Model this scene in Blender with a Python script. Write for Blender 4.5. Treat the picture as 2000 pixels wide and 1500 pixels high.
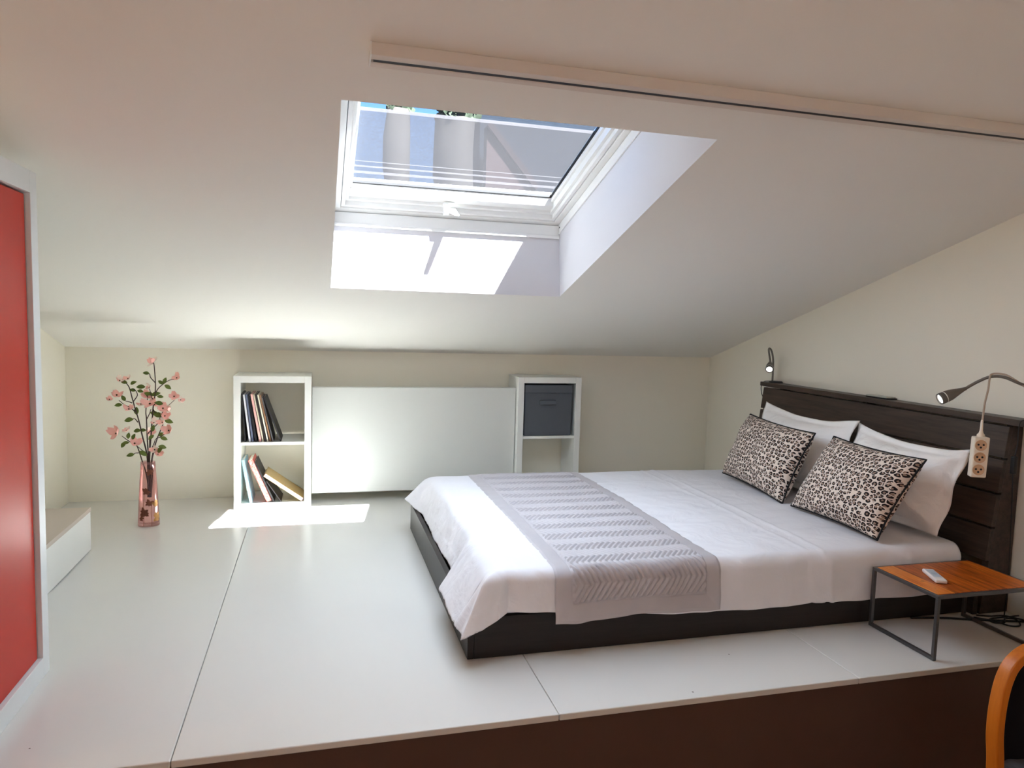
import bpy, bmesh, math, random
from mathutils import Vector, Matrix, Euler, noise as mnoise

for o in list(bpy.data.objects):
    bpy.data.objects.remove(o, do_unlink=True)
SC = bpy.context.scene
COL = SC.collection
R = math.radians
rng = random.Random(7)

# ------------------------------------------------------------------ constants of the room (metres, platform top = 0)
XL, XR = -0.648, 3.441            # left / right wall
HK, SL = 0.897, 0.30625           # knee-wall height, ceiling slope
YR = -6.9                         # rear wall
D = 2.735                         # depth of the platform
ZF = -0.40                        # lower floor
def ceil_z(y, off=0.0): return HK - SL * y + off

# ------------------------------------------------------------------ camera
def cam_axes(yaw, pitch, roll):
    y, p, r = R(yaw), R(pitch), R(roll)
    fw = Vector((-math.sin(y) * math.cos(p), math.cos(y) * math.cos(p), math.sin(p)))
    rt = Vector((math.cos(y), math.sin(y), 0)); up = rt.cross(fw)
    return rt * math.cos(r) + up * math.sin(r), -rt * math.sin(r) + up * math.cos(r), fw
cam_d = bpy.data.cameras.new('camera'); cam = bpy.data.objects.new('camera', cam_d); COL.objects.link(cam)
cr, cu, cf = cam_axes(-15.1865, -5.0022, 1.6843)
cam.matrix_world = Matrix(((cr.x, cu.x, -cf.x, 0.7339), (cr.y, cu.y, -cf.y, -4.5902), (cr.z, cu.z, -cf.z, 1.1153), (0, 0, 0, 1)))
cam_d.sensor_fit = 'HORIZONTAL'; cam_d.sensor_width = 36.0; cam_d.lens = 1405.816 / 2000 * 36.0
cam_d.clip_start = 0.02
SC.camera = cam

# ------------------------------------------------------------------ world, sun, window light, exposure
W = bpy.data.worlds.new('sky'); SC.world = W; W.use_nodes = True
wn = W.node_tree.nodes; wl = W.node_tree.links
bg = wn['Background']
geo = wn.new('ShaderNodeNewGeometry'); sep = wn.new('ShaderNodeSeparateXYZ')
rampw = wn.new('ShaderNodeValToRGB')
wl.new(geo.outputs['Incoming'], sep.inputs[0])
mw = wn.new('ShaderNodeMath'); mw.operation = 'MULTIPLY'; mw.inputs[1].default_value = -1.0
wl.new(sep.outputs['Z'], mw.inputs[0]); wl.new(mw.outputs[0], rampw.inputs[0])
rampw.color_ramp.elements[0].position = 0.0; rampw.color_ramp.elements[0].color = (0.30, 0.56, 0.96, 1)
rampw.color_ramp.elements[1].position = 0.5; rampw.color_ramp.elements[1].color = (0.10, 0.33, 0.92, 1)
wl.new(rampw.outputs[0], bg.inputs['Color'])
bg.inputs['Strength'].default_value = 1.25

sun_d = bpy.data.lights.new('sun', 'SUN'); sun = bpy.data.objects.new('sun', sun_d); COL.objects.link(sun)
sun.rotation_euler = Vector((-0.43, 0.668, -1.0)).to_track_quat('-Z', 'Y').to_euler()
sun.location = (3, -4, 8)
sun_d.energy = 122.0; sun_d.angle = R(0.6); sun_d.color = (0.98, 0.99, 1.0)

def area(name, loc, target, sx, sy, power, color):
    d = bpy.data.lights.new(name, 'AREA'); d.shape = 'RECTANGLE'; d.size = sx; d.size_y = sy
    d.energy = power; d.color = color
    o = bpy.data.objects.new(name, d); COL.objects.link(o); o.location = loc
    o.rotation_euler = (Vector(target) - Vector(loc)).to_track_quat('-Z', 'Y').to_euler()
    return o
# daylight coming through the roof window and an added fill light at the unseen rear
area('roof_window_daylight', (1.35, -1.852, ceil_z(-1.852, -0.004)), (1.35, -1.852 - 0.30625, ceil_z(-1.852) - 1.004), 1.08, 1.46, 16.0, (0.72, 0.85, 1.0))
area('rear_fill_light', (0.9, YR + 0.06, 1.25), (0.9, 0, 0.9), 1.5, 1.2, 7.5, (1.0, 0.86, 0.74))

wl_d = bpy.data.lights.new('warm_fill_light', 'POINT'); wl_d.energy = 7.0; wl_d.color = (1.0, 0.64, 0.40); wl_d.shadow_soft_size = 0.12  # added unseen warm fill for the left side, no lamp body
wl_o = bpy.data.objects.new('warm_fill_light', wl_d); COL.objects.link(wl_o); wl_o.location = (-1.05, -3.0, 1.50)
SC.view_settings.view_transform = 'Standard'; SC.view_settings.look = 'None'
SC.view_settings.gamma = 1.0; SC.view_settings.use_curve_mapping = False
SC.view_settings.exposure = 0.52
SC.cycles.max_bounces = 14; SC.cycles.diffuse_bounces = 8; SC.cycles.transparent_max_bounces = 16
SC.cycles.sample_clamp_indirect = 0.0
SC.cycles.caustics_reflective = False; SC.cycles.caustics_refractive = False
SC.cycles.use_denoising = True

# ------------------------------------------------------------------ materials
def lin(c):
    return tuple(((x / 255) / 12.92 if x / 255 <= 0.04045 else ((x / 255 + 0.055) / 1.055) ** 2.4) for x in c)
class N:
    def __init__(s, name):
        s.m = bpy.data.materials.new(name); s.m.use_nodes = True
        s.t = s.m.node_tree; s.p = s.t.nodes['Principled BSDF']; s.out = s.t.nodes['Material Output']
    def n(s, typ, **kw):
        x = s.t.nodes.new(typ)
        for k, v in kw.items(): setattr(x, k, v)
        return x
    def l(s, a, b): s.t.links.new(a, b)
    def math(s, op, a, b=None, clamp=False):
        x = s.n('ShaderNodeMath', operation=op, use_clamp=clamp)
        for i, q in enumerate((a, b)):
            if q is None: continue
            if isinstance(q, (int, float)): x.inputs[i].default_value = q
            else: s.l(q, x.inputs[i])
        return x.outputs[0]
    def mix(s, f, a, b):
        x = s.n('ShaderNodeMix', data_type='RGBA')
        for i, q in ((0, f), (6, a), (7, b)):
            if isinstance(q, (int, float)): x.inputs[i].default_value = q
            elif isinstance(q, tuple): x.inputs[i].default_value = (*q[:3], 1)
            else: s.l(q, x.inputs[i])
        return x.outputs[2]
    def coords(s, kind='Object', scale=(1, 1, 1)):
        c = s.n('ShaderNodeTexCoord'); mp = s.n('ShaderNodeMapping'); mp.inputs['Scale'].default_value = scale
        s.l(c.outputs[kind], mp.inputs[0]); return mp.outputs[0]
    def noise(s, vec, scale, detail=4, rough=0.55):
        x = s.n('ShaderNodeTexNoise'); x.inputs['Scale'].default_value = scale
        x.inputs['Detail'].default_value = detail; x.inputs['Roughness'].default_value = rough
        if vec is not None: s.l(vec, x.inputs['Vector'])
        return x.outputs['Fac']
    def ramp(s, f, stops):
        x = s.n('ShaderNodeValToRGB'); e = x.color_ramp.elements
        while len(e) < len(stops): e.new(0.5)
        for el, (p, c) in zip(e, stops): el.position = p; el.color = (*c[:3], 1)
        s.l(f, x.inputs[0]); return x.outputs[0]
    def bump(s, h, strength=0.2, dist=0.002):
        b = s.n('ShaderNodeBump'); b.inputs['Strength'].default_value = strength; b.inputs['Distance'].default_value = dist
        s.l(h, b.inputs['Height']); s.l(b.outputs[0], s.p.inputs['Normal'])
    def base(s, c):
        if isinstance(c, tuple): s.p.inputs['Base Color'].default_value = (*c[:3], 1)
        else: s.l(c, s.p.inputs['Base Color'])
    def set(s, **kw):
        for k, v in kw.items(): s.p.inputs[k.replace('_', ' ')].default_value = v

def plain(name, c, rough=0.5, spec=0.4, metal=0.0, var=0.05, vs=14.0, bump=0.0, bs=200.0, srgb=True):
    k = N(name); c = lin(c) if srgb else c
    v = k.coords()
    f = k.noise(v, vs)
    k.base(k.mix(f, tuple(x * (1 - var) for x in c), tuple(min(1, x * (1 + var)) for x in c)))
    k.set(Roughness=rough, Specular_IOR_Level=spec, Metallic=metal)
    if bump: k.bump(k.noise(v, bs), bump, 0.001)
    return k.m

def wood(name, c1, c2, axis=0, rough=0.45, scale=1.0, spec=0.3):
    k = N(name); sc = [18 * scale] * 3; sc[axis] = 1.2 * scale
    v = k.coords('Object', tuple(sc))
    f = k.noise(v, 2.2, 6, 0.6); g = k.noise(v, 9.0, 3)
    k.base(k.mix(k.math('MULTIPLY', f, g), lin(c1), lin(c2)) if False else k.ramp(k.math('ADD', k.math('MULTIPLY', f, .7), k.math('MULTIPLY', g, .3)), [(0.3, lin(c1)), (0.7, lin(c2))]))
    k.set(Roughness=rough, Specular_IOR_Level=spec); k.bump(g, 0.08, 0.0008)
    return k.m

M = {}
M['ceiling'] = plain('ceiling_paint', (228, 226, 220), 0.75, 0.2, var=0.012, vs=1.5, bump=0.05, bs=60)
M['wall'] = plain('wall_paint', (232, 228, 214), 0.75, 0.2, var=0.012, vs=1.5, bump=0.05, bs=60)
M['reveal'] = plain('reveal_paint', (216, 216, 219), 0.7, 0.2, var=0.01)
def floor_mat():
    k = N('painted_floor_boards'); v = k.coords()
    f = k.noise(v, 1.2); c = k.mix(f, lin((208, 207, 202)), lin((214, 213, 208)))
    vo = k.n('ShaderNodeTexVoronoi'); vo.inputs['Scale'].default_value = 5.5; k.l(v, vo.inputs['Vector'])
    sp = k.math('LESS_THAN', vo.outputs['Distance'], 0.018)
    k.base(k.mix(sp, c, lin((120, 112, 105))))
    k.set(Roughness=0.24, Specular_IOR_Level=0.45); k.bump(k.noise(v, 9.0), 0.03, 0.001)
    return k.m
M['floor'] = floor_mat()
M['lower_floor'] = wood('brown_floor_wood', (112, 80, 58), (150, 112, 84), 0, 0.35)
M['riser'] = plain('dark_brown_riser', (84, 62, 50), 0.6, 0.3, var=0.06, vs=4)
M['white_lam'] = plain('white_laminate', (226, 227, 222), 0.35, 0.4, var=0.01)
M['panel_white'] = plain('white_enamel', (208, 210, 206), 0.35, 0.4, var=0.008)
M['lacquer'] = plain('white_window_lacquer', (232, 233, 230), 0.3, 0.4, var=0.012, vs=40)
M['seal'] = plain('black_rubber', (30, 30, 32), 0.6, 0.3)
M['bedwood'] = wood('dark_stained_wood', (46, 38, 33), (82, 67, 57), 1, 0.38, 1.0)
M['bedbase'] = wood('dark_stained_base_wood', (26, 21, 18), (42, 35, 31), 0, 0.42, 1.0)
M['sheet'] = plain('white_cotton', (226, 225, 229), 0.85, 0.15, var=0.012, vs=6, bump=0.12, bs=260)
M['pillow'] = plain('white_pillow_cotton', (246, 244, 242), 0.85, 0.15, var=0.012, vs=6, bump=0.12, bs=220)
def crumple(m, sc, st, dist):
    nt = m.node_tree; b = nt.nodes.new('ShaderNodeBump'); n = nt.nodes.new('ShaderNodeTexNoise'); tc = nt.nodes.new('ShaderNodeTexCoord')
    n.inputs['Scale'].default_value = sc; n.inputs['Detail'].default_value = 3; n.inputs['Distortion'].default_value = 1.6
    b.inputs['Strength'].default_value = st; b.inputs['Distance'].default_value = dist
    nt.links.new(tc.outputs['Object'], n.inputs['Vector']); nt.links.new(n.outputs['Fac'], b.inputs['Height'])
    p = nt.nodes['Principled BSDF']; old = p.inputs['Normal'].links[0].from_node
    nt.links.new(b.outputs[0], old.inputs['Normal'])
crumple(M['sheet'], 7, 0.35, 0.02); crumple(M['pillow'], 9, 0.5, 0.02)
M['runner'] = plain('grey_quilted_satin', (184, 179, 182), 0.42, 0.45, var=0.02, vs=30, bump=0.06, bs=500)
M['piping'] = plain('black_cord_piping', (18, 17, 18), 0.6, 0.3)
M['black'] = plain('black_plastic', (20, 20, 21), 0.45, 0.4)
M['dgrey'] = plain('grey_lamp_metal', (112, 106, 98), 0.4, 0.5, metal=0.4)
M['cream'] = plain('cream_plastic', (228, 216, 198), 0.4, 0.4, var=0.02)
M['creamcord'] = plain('cream_cable', (176, 158, 140), 0.5, 0.3)
M['socket'] = plain('socket_recess', (206, 168, 134), 0.5, 0.3)
M['steel'] = plain('raw_steel', (98, 96, 96), 0.32, 0.5, metal=0.75, var=0.12, vs=60)
M['remote'] = plain('white_remote_plastic', (232, 224, 220), 0.4, 0.4, var=0.01)
M['remotekey'] = plain('pale_blue_grey_keys', (186, 192, 200), 0.5, 0.3)
M['orange'] = wood('orange_bent_beech', (176, 92, 20), (206, 120, 34), 2, 0.35, 0.7)
M['blackfab'] = plain('black_fabric', (24, 22, 24), 0.9, 0.1, bump=0.3, bs=400)
M['greyfab'] = plain('grey_fabric', (84, 84, 88), 0.9, 0.1, bump=0.4, bs=400)
M['boxfab'] = plain('charcoal_fabric', (90, 94, 100), 0.85, 0.15, var=0.05, vs=30, bump=0.3, bs=500)
M['alu'] = plain('pale_grey_frame', (222, 226, 224), 0.4, 0.4, var=0.02)
M['brown_edge'] = plain('dark_door_edge', (62, 30, 26), 0.4, 0.4)
M['red'] = plain('red_lacquer', (188, 42, 22), 0.36, 0.20, var=0.06, vs=3)
M['lens'] = None
k = N('lamp_lens'); k.base((1, 1, 1)); k.set(Emission_Strength=6.0); k.p.inputs['Emission Color'].default_value = (0.95, 0.98, 1, 1); M['lens'] = k.m
M['stem'] = plain('brown_stem', (74, 58, 54), 0.7, 0.2)
M['leaf'] = plain('green_leaf', (96, 112, 46), 0.5, 0.3, var=0.25, vs=30)
M['petal'] = plain('pink_petal', (246, 190, 178), 0.6, 0.25, var=0.10, vs=25)
M['pale_petal'] = plain('pale_petal', (244, 226, 212), 0.6, 0.25, var=0.08, vs=25)
M['eye'] = plain('dark_flower_centre', (74, 56, 30), 0.7, 0.2)
M['gold'] = plain('gold_relief', (196, 150, 92), 0.35, 0.5, metal=0.5, var=0.2, vs=60)
M['copper'] = plain('brown_relief', (140, 84, 62), 0.45, 0.4, var=0.25, vs=70)
M['flange'] = M['pillow']

def planks():
    k = N('orange_brown_planks'); v = k.coords()
    sx = k.n('ShaderNodeSeparateXYZ'); k.l(v, sx.inputs[0])
    pid = k.math('FLOOR', k.math('MULTIPLY', sx.outputs['X'], 1 / 0.075))
    wn_ = k.n('ShaderNodeTexWhiteNoise', noise_dimensions='1D'); k.l(pid, wn_.inputs['W'])
    fr = k.math('FRACT', k.math('MULTIPLY', sx.outputs['X'], 1 / 0.075))
    line = k.math('LESS_THAN', fr, 0.03)
    mp = k.coords('Object', (26, 2.6, 26)); g = k.noise(mp, 2.5, 6, 0.65)
    g2 = k.noise(v, 16, 2)
    t = k.math('ADD', k.math('MULTIPLY', g, 0.75), k.math('MULTIPLY', wn_.outputs['Value'], 0.28))
    c = k.ramp(t, [(0.28, lin((118, 50, 14))), (0.5, lin((196, 98, 26))), (0.78, lin((236, 146, 50)))])
    kn = k.math('GREATER_THAN', g2, 0.71)
    c = k.mix(k.math('MULTIPLY', kn, 0.6), c, lin((60, 26, 12)))
    k.base(k.mix(line, c, lin((50, 22, 10)))); k.set(Roughness=0.32, Specular_IOR_Level=0.45)
    return k.m
M['planks'] = planks()

def leopard():
    k = N('leopard_print_cloth'); c = k.n('ShaderNodeTexCoord'); uv = c.outputs['UV']
    # slightly warped cells
    nz = k.n('ShaderNodeTexNoise'); nz.inputs['Scale'].default_value = 40; k.l(uv, nz.inputs['Vector'])
    vm = k.n('ShaderNodeVectorMath', operation='SCALE'); k.l(nz.outputs['Color'], vm.inputs[0]); vm.inputs['Scale'].default_value = 0.012
    va = k.n('ShaderNodeVectorMath', operation='ADD'); k.l(uv, va.inputs[0]); k.l(vm.outputs[0], va.inputs[1])
    vo = k.n('ShaderNodeTexVoronoi', voronoi_dimensions='2D'); vo.inputs['Scale'].default_value = 50; vo.inputs['Randomness'].default_value = 0.75
    k.l(va.outputs[0], vo.inputs['Vector'])
    d = vo.outputs['Distance']
    v2 = k.n('ShaderNodeTexVoronoi', voronoi_dimensions='2D', feature='DISTANCE_TO_EDGE'); v2.inputs['Scale'].default_value = 50; v2.inputs['Randomness'].default_value = 0.75
    k.l(va.outputs[0], v2.inputs['Vector'])
    ring = k.math('MULTIPLY', k.math('GREATER_THAN', d, 0.19), k.math('MULTIPLY', k.math('GREATER_THAN', v2.outputs['Distance'], 0.085), k.math('LESS_THAN', d, 0.50)))
    gap = k.math('GREATER_THAN', k.noise(uv, 75, 1), 0.40)
    ring = k.math('MULTIPLY', ring, gap)
    inner = k.math('LESS_THAN', d, 0.21)
    base = k.mix(k.noise(uv, 20), lin((214, 200, 188)), lin((232, 220, 208)))
    col = k.mix(inner, base, lin((150, 124, 108)))
    k.base(k.mix(ring, col, lin((34, 27, 26)))); k.set(Roughness=0.75, Specular_IOR_Level=0.2)
    k.bump(k.noise(uv, 900), 0.15, 0.0006)
    return k.m
M['leopard'] = leopard()

def glass_pane():
    k = N('dusty_window_glass'); t = k.n('ShaderNodeBsdfTransparent'); t.inputs[0].default_value = (0.95, 0.97, 0.98, 1)
    g = k.n('ShaderNodeBsdfGlossy'); g.inputs['Roughness'].default_value = 0.02
    m = k.n('ShaderNodeMixShader'); m.inputs[0].default_value = 0.03
    k.l(t.outputs[0], m.inputs[1]); k.l(g.outputs[0], m.inputs[2]); k.l(m.outputs[0], k.out.inputs[0]); return k.m
M['glass'] = glass_pane()
def sheer():
    k = N('sheer_screen_mesh'); v = k.coords()
    f = k.noise(v, 90, 3); op = k.math('ADD', k.math('MULTIPLY', f, 0.18), 0.44)
    t = k.n('ShaderNodeBsdfTransparent')
    tr = k.n('ShaderNodeBsdfTranslucent'); tr.inputs[0].default_value = (0.026, 0.025, 0.026, 1)
    df = k.n('ShaderNodeBsdfDiffuse'); df.inputs[0].default_value = (0.35, 0.36, 0.38, 1)
    a = k.n('ShaderNodeMixShader'); a.inputs[0].default_value = 0.3; k.l(tr.outputs[0], a.inputs[1]); k.l(df.outputs[0], a.inputs[2])
    m = k.n('ShaderNodeMixShader'); k.l(op, m.inputs[0]); k.l(t.outputs[0], m.inputs[1]); k.l(a.outputs[0], m.inputs[2])
    k.l(m.outputs[0], k.out.inputs[0]); return k.m
M['sheer'] = sheer()
def hem():  # pale bars: reflections in the pane built as strips, plus the screen's top edge
    k = N('white_edge_and_reflection'); tr = k.n('ShaderNodeBsdfTranslucent'); tr.inputs[0].default_value = (0.22, 0.21, 0.22, 1)
    t = k.n('ShaderNodeBsdfTransparent'); m = k.n('ShaderNodeMixShader'); m.inputs[0].default_value = 0.32
    k.l(t.outputs[0], m.inputs[1]); k.l(tr.outputs[0], m.inputs[2]); k.l(m.outputs[0], k.out.inputs[0]); return k.m
M['hem'] = hem()
def vase_glass():
    k = N('pink_tinted_glass'); t = k.n('ShaderNodeBsdfTransparent'); t.inputs[0].default_value = (*lin((255, 240, 239)), 1)
    g = k.n('ShaderNodeBsdfGlossy'); g.inputs['Roughness'].default_value = 0.05; g.inputs[0].default_value = (0.95, 0.85, 0.85, 1)
    lw = k.n('ShaderNodeLayerWeight'); lw.inputs[0].default_value = 0.35
    d = k.n('ShaderNodeBsdfDiffuse'); d.inputs[0].default_value = (*lin((200, 150, 152)), 1)
    e = k.math('MULTIPLY', k.math('POWER', lw.outputs['Facing'], 3.0), 0.75)
    m0 = k.n('ShaderNodeMixShader'); k.l(k.math('ADD', k.math('MULTIPLY', e, 0.7), 0.03), m0.inputs[0]); k.l(t.outputs[0], m0.inputs[1]); k.l(d.outputs[0], m0.inputs[2])
    m = k.n('ShaderNodeMixShader'); k.l(k.math('MULTIPLY', lw.outputs['Fresnel'], 0.5), m.inputs[0]); k.l(m0.outputs[0], m.inputs[1]); k.l(g.outputs[0], m.inputs[2])
    k.l(m.outputs[0], k.out.inputs[0]); return k.m
M['vase'] = vase_glass()
def clear_plastic():
    k = N('clear_plastic'); t = k.n('ShaderNodeBsdfTransparent'); t.inputs[0].default_value = (0.75, 0.77, 0.8, 1)
    d = k.n('ShaderNodeBsdfDiffuse'); d.inputs[0].default_value = (0.8, 0.8, 0.84, 1)
    m = k.n('ShaderNodeMixShader'); m.inputs[0].default_value = 0.4; k.l(t.outputs[0], m.inputs[1]); k.l(d.outputs[0], m.inputs[2])
    k.l(m.outputs[0], k.out.inputs[0]); return k.m
M['clear'] = clear_plastic()

# ------------------------------------------------------------------ mesh helpers
def obj(name, bm, mat, parent=None, smooth=False, mods=None):
    me = bpy.data.meshes.new(name)
    bmesh.ops.recalc_face_normals(bm, faces=bm.faces) if not getattr(bm, 'keep', False) else None
    bm.to_mesh(me); bm.free()
    for m in (mat if isinstance(mat, (list, tuple)) else [mat]): me.materials.append(m)
    o = bpy.data.objects.new(name, me); COL.objects.link(o)
    if smooth:
        for p in me.polygons: p.use_smooth = True
    if parent is not None: o.parent = parent
    return o
def bev(o, w=0.002, seg=2):
    b = o.modifiers.new('bevel', 'BEVEL'); b.width = w; b.segments = seg; b.limit_method = 'ANGLE'; b.angle_limit = R(40)
    return o
def box(bm, x0, x1, y0, y1, z0, z1, mi=0, mtx=None):
    vs = [bm.verts.new(v) for v in ((x0, y0, z0), (x1, y0, z0), (x1, y1, z0), (x0, y1, z0), (x0, y0, z1), (x1, y0, z1), (x1, y1, z1), (x0, y1, z1))]
    if mtx is not None:
        for v in vs: v.co = mtx @ v.co
    for f in ((0, 3, 2, 1), (4, 5, 6, 7), (0, 1, 5, 4), (1, 2, 6, 5), (2, 3, 7, 6), (3, 0, 4, 7)):
        fc = bm.faces.new([vs[i] for i in f]); fc.material_index = mi
    return vs
def hexa(bm, c, mi=0):
    vs = [bm.verts.new(v) for v in c]
    for f in ((0, 3, 2, 1), (4, 5, 6, 7), (0, 1, 5, 4), (1, 2, 6, 5), (2, 3, 7, 6), (3, 0, 4, 7)):
        fc = bm.faces.new([vs[i] for i in f]); fc.material_index = mi
def bxo(name, x0, x1, y0, y1, z0, z1, mat, parent=None, bevel=0.0):
    bm = bmesh.new(); box(bm, x0, x1, y0, y1, z0, z1); o = obj(name, bm, mat, parent)
    if bevel: bev(o, bevel)
    return o
def catmull(pts, n=8):
    P = [Vector(p) for p in pts]
    if len(P) < 3: return P
    Q = [P[0] * 2 - P[1]] + P + [P[-1] * 2 - P[-2]]; out = []
    for i in range(1, len(Q) - 2):
        a, b, c, d = Q[i - 1:i + 3]
        for j in range(n):
            t = j / n
            out.append(0.5 * ((2 * b) + (c - a) * t + (2 * a - 5 * b + 4 * c - d) * t * t + (3 * b - a - 3 * c + d) * t ** 3))
    out.append(P[-1]); return out
def tube(bm, pts, r, seg=8, cap=True, mi=0):
    n = len(pts); rs = r if isinstance(r, (list, tuple)) else [r] * n
    rings = []; ref = None
    for i, p in enumerate(pts):
        p = Vector(p)
        t = (Vector(pts[min(i + 1, n - 1)]) - Vector(pts[max(i - 1, 0)])).normalized()
        if ref is None: ref = Vector((0, 0, 1)) if abs(t.z) < 0.9 else Vector((1, 0, 0))
        a = t.cross(ref).normalized(); b = t.cross(a).normalized(); ref = -b if b.dot(ref) < 0 else b
        a = t.cross(ref).normalized(); b = a.cross(t)
        rings.append([bm.verts.new(p + (a * math.cos(k * 2 * math.pi / seg) + b * math.sin(k * 2 * math.pi / seg)) * rs[i]) for k in range(seg)])
    for i in range(n - 1):
        for k in range(seg):
            f = bm.faces.new((rings[i][k], rings[i][(k + 1) % seg], rings[i + 1][(k + 1) % seg], rings[i + 1][k])); f.material_index = mi
    if cap:
        for rg in (rings[0], rings[-1]):
            f = bm.faces.new(rg); f.material_index = mi
def lathe(bm, prof, seg=32, sx=1.0, sy=1.0, mtx=None, close_bottom=False, mi=0):
    rings = []
    for r, z in prof:
        rg = []
        for k in range(seg):
            a = k * 2 * math.pi / seg
            v = Vector((r * math.cos(a) * sx, r * math.sin(a) * sy, z))
            rg.append(bm.verts.new(mtx @ v if mtx is not None else v))
        rings.append(rg)
    for i in range(len(rings) - 1):
        for k in range(seg):
            f = bm.faces.new((rings[i][k], rings[i][(k + 1) % seg], rings[i + 1][(k + 1) % seg], rings[i + 1][k])); f.material_index = mi
    if close_bottom:
        f = bm.faces.new(rings[0]); f.material_index = mi
    return rings
def tag(o, label=None, cat=None, group=None, kind=None):
    if label: o['label'] = label
    if cat: o['category'] = cat
    if group: o['group'] = group
    if kind: o['kind'] = kind
    return o
def thing(name, label, cat, loc=(0, 0, 0), group=None):
    o = bpy.data.objects.new(name, None); COL.objects.link(o); o.location = loc; o.empty_display_size = 0.05
    return tag(o, label, cat, group)
def rel(parent):       # matrix that turns world coordinates into the parent's space
    return Matrix.Translation(-Vector(parent.location))
def put(o, parent):    # parent keeping world coordinates (parent is only translated)
    o.parent = parent; o.matrix_parent_inverse = Matrix.Translation(-Vector(parent.location)); return o
def frame_from(z, x=None):
    z = Vector(z).normalized(); x = Vector(x) if x else Vector((0, 0, 1)).cross(z)
    if x.length < 1e-4: x = Vector((1, 0, 0))
    x = (x - z * x.dot(z)).normalized(); y = z.cross(x)
    return Matrix(((x.x, y.x, z.x, 0), (x.y, y.y, z.y, 0), (x.z, y.z, z.z, 0), (0, 0, 0, 1)))

# ================================================================== SETTING
def structure(name, bm, mat): return tag(obj(name, bm, mat), kind='structure')

# platform deck: four boards with hairline gaps
bm = bmesh.new(); SE = [XL, 0.386, 1.4066, 2.4275, XR]
for a, b in zip(SE[:-1], SE[1:]):
    box(bm, a + 0.0008, b - 0.0008, -D, 0, -0.020, 0)
fl = structure('floor', bm, M['floor']); bev(fl, 0.003, 2)
bm = bmesh.new(); box(bm, XL, XR, -D + 0.012, 0, ZF, -0.0205)
structure('trim_1', bm, M['riser'])
bm = bmesh.new(); box(bm, -3.1, XR + 0.2, YR - 0.2, -D + 0.012, ZF - 0.1, ZF); box(bm, -3.1, XL - .2, -D + .012, -2.05, ZF - .1, ZF)
structure('floor.001', bm, M['lower_floor'])
bm = bmesh.new(); box(bm, XL - 0.2, XR + 0.2, 0, 0.2, ZF, HK + 0.25)
structure('wall_back', bm, M['wall'])
ZT = ceil_z(YR, 0.3)
XW2 = -2.9
bm = bmesh.new(); yl = -2.25
hexa(bm, [(XL - .2, yl, ZF), (XL, yl, ZF), (XL, 0, ZF), (XL - .2, 0, ZF), (XL - .2, yl, ceil_z(yl, .2)), (XL, yl, ceil_z(yl, .2)), (XL, 0, ceil_z(0, .2)), (XL - .2, 0, ceil_z(0, .2))])
box(bm, XW2, XL - .2, yl, yl + .2, ZF, ceil_z(yl, .2))
hexa(bm, [(XW2 - .2, YR, ZF), (XW2, YR, ZF), (XW2, yl + .2, ZF), (XW2 - .2, yl + .2, ZF), (XW2 - .2, YR, ceil_z(YR, .2)), (XW2, YR, ceil_z(YR, .2)), (XW2, yl + .2, ceil_z(yl, .2)), (XW2 - .2, yl + .2, ceil_z(yl, .2))])
structure('wall_left', bm, M['wall'])
for nm, xa, xb in (('wall_right', XR, XR + 0.2),):
    bm = bmesh.new()
    hexa(bm, [(xa, YR, ZF), (xb, YR, ZF), (xb, 0, ZF), (xa, 0, ZF), (xa, YR, ceil_z(YR, .2)), (xb, YR, ceil_z(YR, .2)), (xb, 0, ceil_z(0, .2)), (xa, 0, ceil_z(0, .2))])
    structure(nm, bm, M['wall'])
# unseen rear wall, its window opening added for the fill light
bm = bmesh.new(); wx0, wx1, wz0, wz1 = 0.1, 1.7, 0.6, 1.9
for a in ((-2.9, wx0, ZF, ZT), (wx1, XR, ZF, ZT), (wx0, wx1, ZF, wz0), (wx0, wx1, wz1, ZT)):
    box(bm, a[0], a[1], YR - 0.2, YR, a[2], a[3])
structure('wall_rear', bm, M['wall'])
bm = bmesh.new()
for a in ((wx0, wx0 + .06, wz0, wz1), (wx1 - .06, wx1, wz0, wz1), (wx0 + .06, wx1 - .06, wz0, wz0 + .06), (wx0 + .06, wx1 - .06, wz1 - .06, wz1), (0.87, 0.93, wz0 + .06, wz1 - .06)):
    box(bm, a[0], a[1], YR - 0.15, YR - 0.08, a[2], a[3])
w2 = structure('window_2', bm, M['lacquer'])
bm = bmesh.new(); box(bm, wx0 + .06, wx1 - .06, YR - 0.125, YR - 0.115, wz0 + .06, wz1 - .06); obj('pane', bm, M['glass'], w2)

# ceiling slab with the splayed shaft of the roof window
OFF = 0.364
inn = [(0.791, -2.573), (1.908, -2.573), (1.908, -1.131), (0.791, -1.131)]
out = [(0.797, -2.06), (1.903, -2.06), (1.903, -1.095), (0.797, -1.095)]
o0 = [(-3.1, YR - .2), (XR + .2, YR - .2), (XR + .2, 0.2), (-3.1, 0.2)]
bm = bmesh.new()
A = [bm.verts.new((x, y, ceil_z(y))) for x, y in o0]; B = [bm.verts.new((x, y, ceil_z(y))) for x, y in inn]
A2 = [bm.verts.new((x, y, ceil_z(y, OFF + .12))) for x, y in o0]; B2 = [bm.verts.new((x, y, ceil_z(y, OFF))) for x, y in out]
B3 = [bm.verts.new((x, y, ceil_z(y, OFF + .12))) for x, y in out]
for i in range(4):
    j = (i + 1) % 4
    bm.faces.new((A[i], A[j], B[j], B[i])); f = bm.faces.new((B[i], B[j], B2[j], B2[i])); f.material_index = 1
    f = bm.faces.new((B2[i], B2[j], B3[j], B3[i])); f.material_index = 1
    bm.faces.new((A2[i], A2[j], B3[j], B3[i])); bm.faces.new((A[i], A[j], A2[j], A2[i]))
structure('ceiling', bm, [M['ceiling'], M['reveal']])

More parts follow.
